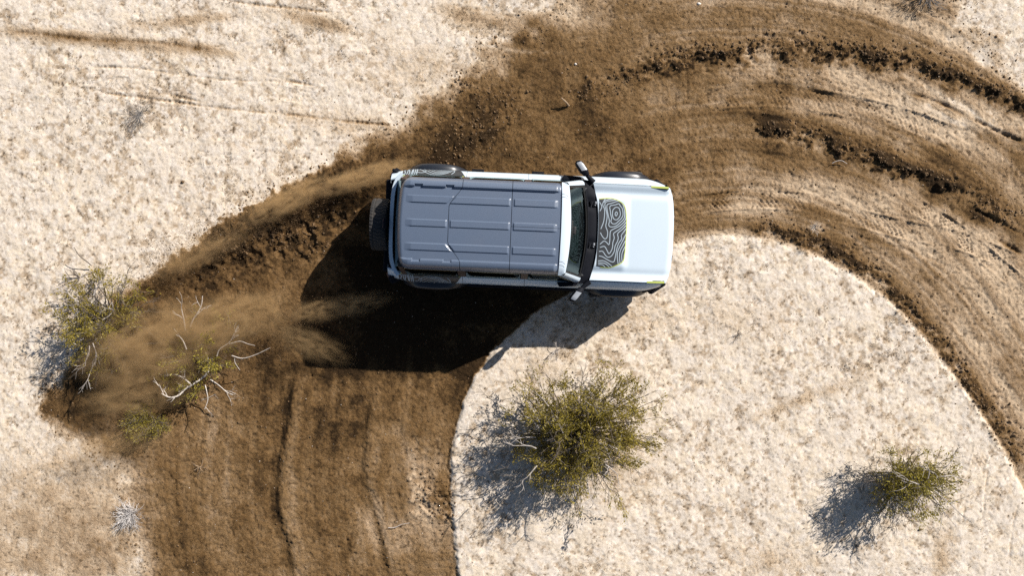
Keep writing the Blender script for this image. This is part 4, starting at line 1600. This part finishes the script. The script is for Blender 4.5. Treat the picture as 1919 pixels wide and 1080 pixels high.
bush('creosote_bush', 'large olive green bush on the pale raised sand below the car', 'bush', spot_m(1072, 806), 1.34, 1.10, 1.32, 108, 29000, 21, bare=0.28, dead=14, lean=(0.18, 0.08), outer=26)
bush('creosote_bush', 'small round olive bush near the lower right corner of the sand patch', 'bush', spot_m(1682, 888), 0.62, 0.66, 1.1, 66, 8500, 33, leaf='leaf_yellow', bare=0.25, dead=7, lean=(0.02, -0.02), twig_len=0.28, outer=30)
bush('desert_shrub', 'half buried olive shrub with bare grey twigs at the left end of the dust', 'bush', spot_m(212, 608), 0.78, 0.90, 0.9, 60, 8500, 45, leaf='leaf', bare=0.45, dead=9, lean=(0.08, 0.10), twig_len=0.35)
bush('dead_desert_shrub', 'sparse shrub with long bleached dead branches in the brown dust', 'bush', spot_m(385, 665), 0.85, 0.75, 0.8, 26, 4200, 52, leaf='leaf_yellow', bare=0.5, dead=0, lean=(0.05, 0.05), twig_len=0.34)
bush('desert_shrub', 'low yellow green tuft at the lower edge of the dust cloud', 'bush', spot_m(288, 790), 0.36, 0.30, 0.42, 26, 4200, 61, leaf='leaf_yellow', bare=0.05, dead=0, twig_len=0.2, size=0.022)

# the bleached branches of the sparse shrub
SHRUB = [o for o in COL.objects if o.name.startswith('dead_desert_shrub')][0]


def limb(pts, r0, r1, h0, h1, twigs=3, seed=0):
    """a bleached limb through measured positions, rising from h0 to h1"""
    q, db = random.Random(seed), MB()
    P = smooth_line([tuple(at(px, py, h0 + (h1 - h0) * i / (len(pts) - 1)) - SHRUB.location) for i, (px, py) in enumerate(pts)], 4)
    P = [Vector(p) for p in P]
    db.tube(P, [r0 + (r1 - r0) * i / (len(P) - 1) for i in range(len(P))], 5, cap=False)
    for _ in range(twigs):
        i = q.randint(len(P) // 3, len(P) - 2)
        d = (P[i + 1] - P[i]).normalized() + Vector((q.gauss(0, .6), q.gauss(0, .6), q.gauss(0, .2)))
        fork(db, q, P[i], d, q.uniform(0.12, 0.26), r1 * 0.9, 1, n=4)
    db.build('dead_branch', M['dead_pale'], SHRUB, smooth=60)


limb([(390, 700), (375, 712), (360, 722), (345, 732), (335, 742), (318, 745), (303, 738)], 0.020, 0.008, 0.45, 0.6, 5, 1)
limb([(360, 722), (348, 712), (337, 705), (328, 702)], 0.012, 0.006, 0.5, 0.6, 2, 2)
limb([(390, 700), (392, 690), (390, 672), (385, 660)], 0.014, 0.008, 0.4, 0.35, 1, 3)
limb([(385, 722), (388, 735), (390, 750), (384, 768)], 0.010, 0.005, 0.5, 0.5, 3, 4)
limb([(395, 712), (410, 722), (425, 735), (438, 741)], 0.011, 0.005, 0.5, 0.45, 3, 5)
limb([(348, 620), (346, 605), (343, 590), (340, 576)], 0.013, 0.006, 0.6, 0.8, 2, 6)
limb([(357, 613), (362, 600), (370, 588), (378, 572), (380, 555)], 0.013, 0.006, 0.6, 0.8, 3, 7)
limb([(350, 655), (345, 642), (338, 632), (330, 628)], 0.010, 0.005, 0.6, 0.7, 1, 8)
limb([(407, 668), (412, 655), (430, 642), (440, 625), (447, 610)], 0.010, 0.004, 0.5, 0.7, 3, 9)
limb([(430, 645), (450, 640), (465, 645), (478, 648)], 0.009, 0.004, 0.55, 0.6, 0, 10)
limb([(435, 667), (455, 672), (480, 665), (507, 652)], 0.010, 0.004, 0.5, 0.6, 0, 11)
limb([(440, 668), (441, 680), (450, 694)], 0.007, 0.004, 0.5, 0.45, 0, 12)


def twig_plant(name, label, cat, pos, rad, h, n, seed, mat, r=0.006, depth=2, flat=0.4):
    q = random.Random(seed)
    root = empty(name, (pos[0], pos[1], ground_height(*pos) - 0.005))
    tag(root, label, cat)
    mb = MB()
    for i in range(n):
        az = 2 * math.pi * (i + q.random()) / n
        d = Vector((math.cos(az), math.sin(az), q.uniform(0.1, 1.2) * flat * 2))
        fork(mb, q, (q.gauss(0, .01), q.gauss(0, .01), 0.0), d, rad * q.uniform(0.5, 0.75), r, depth, 0.5, 4)
    mb.v = [(x, y, max(z, 0.004)) for x, y, z in mb.v]
    mb.build('twigs', M[mat], root, smooth=60)
    return root


twig_plant('dry_bush', 'small round silvery white dry bush on tan dirt at lower left', 'dry bush', spot_m(238, 968, 0.1), 0.27, 0.25, 62, 71, 'silver_twigs', 0.0065, 3, 0.5)
twig_plant('twig_clump', 'small half buried clump of bare twigs in the brown dirt', 'twigs', spot_m(377, 876), 0.20, 0.12, 9, 72, 'stick', 0.006, 1, 0.3)
twig_plant('grey_weed', 'wispy flattened grey weed alone on the upper left sand', 'weed', spot_m(264, 212), 0.36, 0.3, 26, 73, 'weed', 0.003, 3, 0.7)
twig_plant('grey_weed', 'small grey weed on the sand right of the car nose', 'weed', spot_m(1382, 628), 0.14, 0.12, 12, 74, 'weed', 0.003, 2, 0.6)
twig_plant('dry_twigs', 'pale bare twigs just above the large bush, by the car shadow', 'twigs', spot_m(1043, 655), 0.26, 0.25, 7, 75, 'dead', 0.006, 2, 0.7)
twig_plant('dead_brush', 'tangle of dark bare brush at the upper right frame edge', 'dry bush', spot_m(1735, -12), 0.42, 0.4, 22, 76, 'weed', 0.006, 3, 0.6)
twig_plant('dry_grass_tuft', 'whitish dry tuft lying on the dark inner dirt ridge', 'dry grass', spot_m(1527, 427), 0.13, 0.08, 26, 77, 'dead_pale', 0.003, 2, 0.5)
twig_plant('brown_twigs', 'brown bare twigs sprawling left of the shrub in the dust', 'twigs', spot_m(150, 520), 0.42, 0.35, 10, 78, 'bark', 0.006, 2, 0.5)


def stick(name, label, pts, r, h, mat='stick'):
    P = [at(px, py, hh) for (px, py), hh in zip(pts, h)]
    base = P[0].copy()
    base.z = ground_height(base.x, base.y)
    root = None
    mb = MB()
    Q = [Vector(p) for p in smooth_line([tuple(p - base) for p in P], 4)]
    mb.tube(Q, [r * (1 - 0.5 * i / len(Q)) for i in range(len(Q))], 6)
    o = mb.build(name, M[mat], None, smooth=60)
    o.location = base
    tag(o, label, 'stick')
    return o


stick('stick', 'short upright stick casting a dark shadow in the dirt above the car', [(1066, 198), (1060, 190), (1052, 183)], 0.022, [0.03, 0.12, 0.16])
stick('curved_twig', 'thin curved twig on tan dirt right of the car', [(1560, 306), (1568, 302), (1578, 301), (1588, 307)], 0.008, [0.05, 0.07, 0.07, 0.05], 'dead')
stick('fallen_twig', 'thin bent pale twig lying in the dirt beside the sand edge', [(728, 990), (742, 989), (752, 984), (768, 981)], 0.008, [0.06, 0.06, 0.06, 0.06], 'dead')
stick('forked_twig', 'dark thin twig leaning over the sand left of the thrown dirt', [(172, 498), (160, 488), (148, 478), (139, 463)], 0.009, [0.08, 0.16, 0.24, 0.3], 'bark')


def lump(rng, n=12, sub=1):
    bm = bmesh.new()
    bmesh.ops.create_icosphere(bm, subdivisions=sub, radius=1.0)
    v = np.array([tuple(p.co) for p in bm.verts])
    f = np.array([[q.index for q in p.verts] for p in bm.faces])
    bm.free()
    return v, f


UNIT_V, UNIT_F = lump(None)


def scatter(name, P, S, mat, label, seed, squash=0.7, sub=1, cat=None):
    rng = np.random.default_rng(seed)
    V0, F0 = (UNIT_V, UNIT_F)
    if sub == 0:
        V0 = np.array([(1, 1, 1), (-1, -1, 1), (-1, 1, -1), (1, -1, -1)]) * 0.75
        F0 = np.array([(0, 1, 3), (0, 2, 1), (0, 3, 2), (1, 2, 3)])
    n, nv = len(P), len(V0)
    V = V0[None] * (1 + rng.uniform(-0.28, 0.28, (n, nv, 1)))
    V = V * (rng.uniform(0.6, 1.3, (n, 1, 3)) * np.array([1, 1, squash]))
    a = rng.uniform(0, 2 * math.pi, n)
    c, s = np.cos(a)[:, None], np.sin(a)[:, None]
    V = np.stack([V[..., 0] * c - V[..., 1] * s, V[..., 0] * s + V[..., 1] * c, V[..., 2]], -1)
    V = V * S[:, None, None] + P[:, None, :]
    F = (F0[None] + (np.arange(n) * nv)[:, None, None]).reshape(-1, 3)
    me = bpy.data.meshes.new(name)
    me.vertices.add(n * nv)
    me.vertices.foreach_set('co', V.astype(np.float32).ravel())
    me.loops.add(F.size)
    me.loops.foreach_set('vertex_index', F.astype(np.int32).ravel())
    me.polygons.add(len(F))
    me.polygons.foreach_set('loop_start', np.arange(0, F.size, 3, dtype=np.int32))
    me.update(calc_edges=True)
    me.shade_smooth()
    me.materials.append(mat)
    o = bpy.data.objects.new(name, me)
    COL.objects.link(o)
    o['kind'] = 'stuff'
    o['label'] = label
    return o


def sample(weight, n, seed):
    rng = np.random.default_rng(seed)
    ok = (np.abs(GX) < 9.5)[None, :] & (np.abs(GY) < 5.7)[:, None]
    w = np.where(ok, np.maximum(weight, 0), 0).ravel()
    I = rng.choice(len(w), n, p=w / w.sum())
    j, i = np.divmod(I, NX)
    return np.stack([GX[i] + rng.uniform(-.008, .008, n), GY[j] + rng.uniform(-.008, .008, n), Z[j, i]], -1), rng


P, rng = sample(clods ** 1.1 * (0.3 + np.maximum(n_clod, 0)), 9000, 1)
S = 0.004 + 0.021 * rng.random(len(P)) ** 5
scatter('soil_clods', P, S, M['clod'], 'crumbled brown soil clods along the churned ridges', 2)
P, rng = sample(right * np.exp(-((sd_island + 0.05) / 0.10) ** 2) * (0.4 + np.maximum(n_mid, 0)) + 0.5 * np.exp(-(sd_dirt / 0.18) ** 2), 2400, 13)
S = 0.004 + 0.020 * rng.random(len(P)) ** 4
scatter('spilled_soil', P, S, M['clod'], 'small soil crumbs spilled across the border of sand and dirt', 14)
P, rng = sample((1 - sand) * 0.6 + 0.05, 2600, 3)
S = 0.005 + 0.016 * rng.random(len(P)) ** 4
scatter('loose_soil', P, S, M['clod'], 'loose brown soil crumbs strewn over the dirt', 4)
P, rng = sample(0.35 + 0.65 * sand, 5200, 5)
S = 0.003 + 0.009 * rng.random(len(P)) ** 5
scatter('pebbles', P, S, M['pebble'], 'tiny pale pebbles strewn over sand and dirt', 6)
# low dry stubble that speckles the sand
P, rng = sample(sand * np.clip(blotch - 0.05, 0, 1) ** 1.5, 5200, 7)
n = len(P)
C = np.repeat(P, 5, axis=0) + rng.normal(size=(n * 5, 3)) * np.array([0.016, 0.016, 0.004]) + np.array([0, 0, 0.007])
st = quad_mesh('dry_stubble', quads(C, 0.026, rng, None, None, 0.4, 0.25), M['straw'], None, 'stuff')
st['label'] = 'short dry straw stubble speckling the pale sand'
for nm, lb, px, py, r in (('stone', 'pale stone at the very top of the dirt track, right of centre', 1310, 6, 0.035),
                          ('stone', 'small dark clod alone below the small right hand bush', 1723, 992, 0.03),
                          ('stone', 'small white stone on the sand near the bottom right bush shadow', 1533, 1033, 0.022),
                          ('stone', 'rounded brown stone on upper left sand with a small shadow', 343, 341, 0.035),
                          ('stone', 'whitish pebble in dirt between the upper sand and the car', 1079, 120, 0.022)):
    rs = np.random.default_rng(int(px))
    V = UNIT_V * (1 + rs.uniform(-0.25, 0.25, (len(UNIT_V), 1))) * np.array([1.1, 0.85, 0.7]) * r
    mb = MB().add([tuple(v) for v in V], [tuple(int(k) for k in f) for f in UNIT_F])
    o = mb.build(nm, M['clod'] if ('dark' in lb or 'brown' in lb) else M['stone'], None, smooth=80)
    x, y = spot_m(px, py)
    o.location = (x, y, ground_height(x, y) + r * 0.35)
    tag(o, lb, 'stone')


# ------------------------------------------------------------------ dust and soil thrown up by the rear wheels
def dust_mat(name, density, scale, low, high, col=(0.66, 0.45, 0.23), stretch=(1, 1, 1), seed=0.0):
    m = bpy.data.materials.new(name)
    m.use_nodes = True
    nt = m.node_tree
    nt.nodes.clear()
    N, Lk = nt.nodes.new, nt.links.new
    out = N('ShaderNodeOutputMaterial')
    pv = N('ShaderNodeVolumePrincipled')
    pv.inputs['Color'].default_value = (*col, 1)
    pv.inputs['Anisotropy'].default_value = 0.0
    tc = N('ShaderNodeTexCoord')
    ln = N('ShaderNodeVectorMath')
    ln.operation = 'LENGTH'
    Lk(tc.outputs['Object'], ln.inputs[0])
    fall = N('ShaderNodeMapRange')
    fall.interpolation_type = 'SMOOTHSTEP'
    fall.inputs[1].default_value, fall.inputs[2].default_value, fall.inputs[3].default_value, fall.inputs[4].default_value = 0.15, 0.98, 1.0, 0.0
    Lk(ln.outputs['Value'], fall.inputs[0])
    mp = N('ShaderNodeMapping')
    mp.inputs['Scale'].default_value = stretch
    mp.inputs['Location'].default_value = (seed, seed * 0.7, seed * 1.3)
    Lk(tc.outputs['Object'], mp.inputs[0])
    nz = N('ShaderNodeTexNoise')
    nz.inputs['Scale'].default_value = scale
    nz.inputs['Detail'].default_value = 4
    nz.inputs['Roughness'].default_value = 0.55
    nz.inputs['Distortion'].default_value = 0.9
    Lk(mp.outputs[0], nz.inputs['Vector'])
    cl = N('ShaderNodeMapRange')
    cl.inputs[1].default_value, cl.inputs[2].default_value, cl.inputs[3].default_value, cl.inputs[4].default_value = low, high, 0.0, 1.0
    Lk(nz.outputs[0], cl.inputs[0])
    m1 = N('ShaderNodeMath')
    m1.operation = 'MULTIPLY'
    Lk(fall.outputs[0], m1.inputs[0])
    Lk(cl.outputs[0], m1.inputs[1])
    m2 = N('ShaderNodeMath')
    m2.operation = 'MULTIPLY'
    m2.inputs[1].default_value = density
    Lk(m1.outputs[0], m2.inputs[0])
    Lk(m2.outputs[0], pv.inputs['Density'])
    Lk(pv.outputs[0], out.inputs['Volume'])
    return m


bm = bmesh.new()
bmesh.ops.create_icosphere(bm, subdivisions=3, radius=1.0)
PUFF = bpy.data.meshes.new('dust_puff')
bm.to_mesh(PUFF)
bm.free()


def puff(label, a, b, h, half, tall, density, scale=2.0, low=0.40, high=0.62, stretch=(0.6, 1.6, 1.0), seed=0.0, name='dust_plume', tilt=0.0):
    """dust between two measured points, `half` wide and `tall` high (metres)"""
    A, B = at(*a, h), at(*b, h)
    d = B - A
    me = PUFF.copy()
    me.materials.append(dust_mat('dust_' + str(seed), density, scale, low, high, stretch=stretch, seed=seed))
    o = bpy.data.objects.new(name, me)
    COL.objects.link(o)
    o.location = (A + B) / 2
    o.scale = (d.length / 2, half, tall)
    o.rotation_euler = (0, tilt, math.atan2(d.y, d.x))
    tag(o, label, 'dust', 'dust thrown up behind the car', 'stuff')
    return o


puff('dense brown dust streaming straight back from the upper rear wheel', (805, 300), (560, 366), 0.40, 0.24, 0.34, 13.0, 2.0, low=0.40, high=0.64, stretch=(2.6, 1.2, 1.0), seed=1.0, tilt=R(6))
puff('brown dust billow midway along the upper plume', (640, 322), (430, 430), 0.40, 0.30, 0.36, 9.0, 2.0, low=0.42, high=0.66, stretch=(2.2, 1.2, 1.0), seed=5.0)
puff('thinning dust at the far end of the upper plume', (500, 410), (250, 530), 0.35, 0.34, 0.36, 3.8, 2.0, low=0.42, high=0.66, stretch=(2.2, 1.2, 1.0), seed=6.0)
puff('dust streaming back from the lower rear wheel across the car shadow', (765, 552), (500, 600), 0.45, 0.26, 0.36, 4.5, 2.0, low=0.42, high=0.66, stretch=(2.8, 1.2, 1.0), seed=2.0, tilt=R(5))
puff('faint dust drifting over the left edge of the car shadow', (680, 685), (470, 600), 0.58, 0.34, 0.34, 2.2, 2.2, low=0.42, high=0.64, stretch=(1.6, 1.6, 1.0), seed=9.0)
puff('pale brown dust billow above the bleached branches', (590, 560), (270, 640), 0.65, 0.52, 0.42, 6.0, 2.0, low=0.42, high=0.66, stretch=(2.0, 1.2, 1.0), seed=7.0)
puff('thick brown dust cloud over the left hand shrubs', (500, 590), (110, 690), 0.62, 0.80, 0.50, 6.2, 2.4, low=0.43, high=0.64, stretch=(1.8, 1.2, 1.0), seed=3.0)
puff('curling dust low behind the yellow green tuft', (420, 690), (120, 770), 0.45, 0.55, 0.40, 4.2, 2.6, low=0.45, high=0.62, stretch=(1.6, 1.1, 1.0), seed=8.0)
puff('wispy dust trailing out over the sand at lower left', (380, 790), (60, 880), 0.40, 0.36, 0.35, 2.2, 2.0, low=0.42, high=0.66, stretch=(2.0, 1.2, 1.0), seed=4.0)

# grains of soil in the air behind the rear wheels
rng = np.random.default_rng(77)
G = []
for a, b, n_, w0, w1, h0, h1 in (((748, 316), (300, 500), 7000, 0.05, 0.30, 0.45, 0.35), ((735, 552), (200, 720), 5000, 0.05, 0.55, 0.4, 0.5)):
    t = rng.random(n_) ** 0.8
    A, B = np.array(at(*a)), np.array(at(*b))
    side = np.array([-(B - A)[1], (B - A)[0], 0]) / np.linalg.norm(B - A)
    p = A + (B - A) * t[:, None] + side * (rng.normal(size=n_) * (w0 + (w1 - w0) * t))[:, None]
    p[:, 2] = np.abs(rng.normal(size=n_)) * (h0 + (h1 - h0) * t) * 0.7 + 0.06
    G.append(p)
G = np.concatenate(G)
scatter('flying_soil', G, 0.003 + 0.006 * rng.random(len(G)) ** 3, M['clod'], 'brown soil grains flung into the air behind the rear wheels', 8, 1.0, 0)
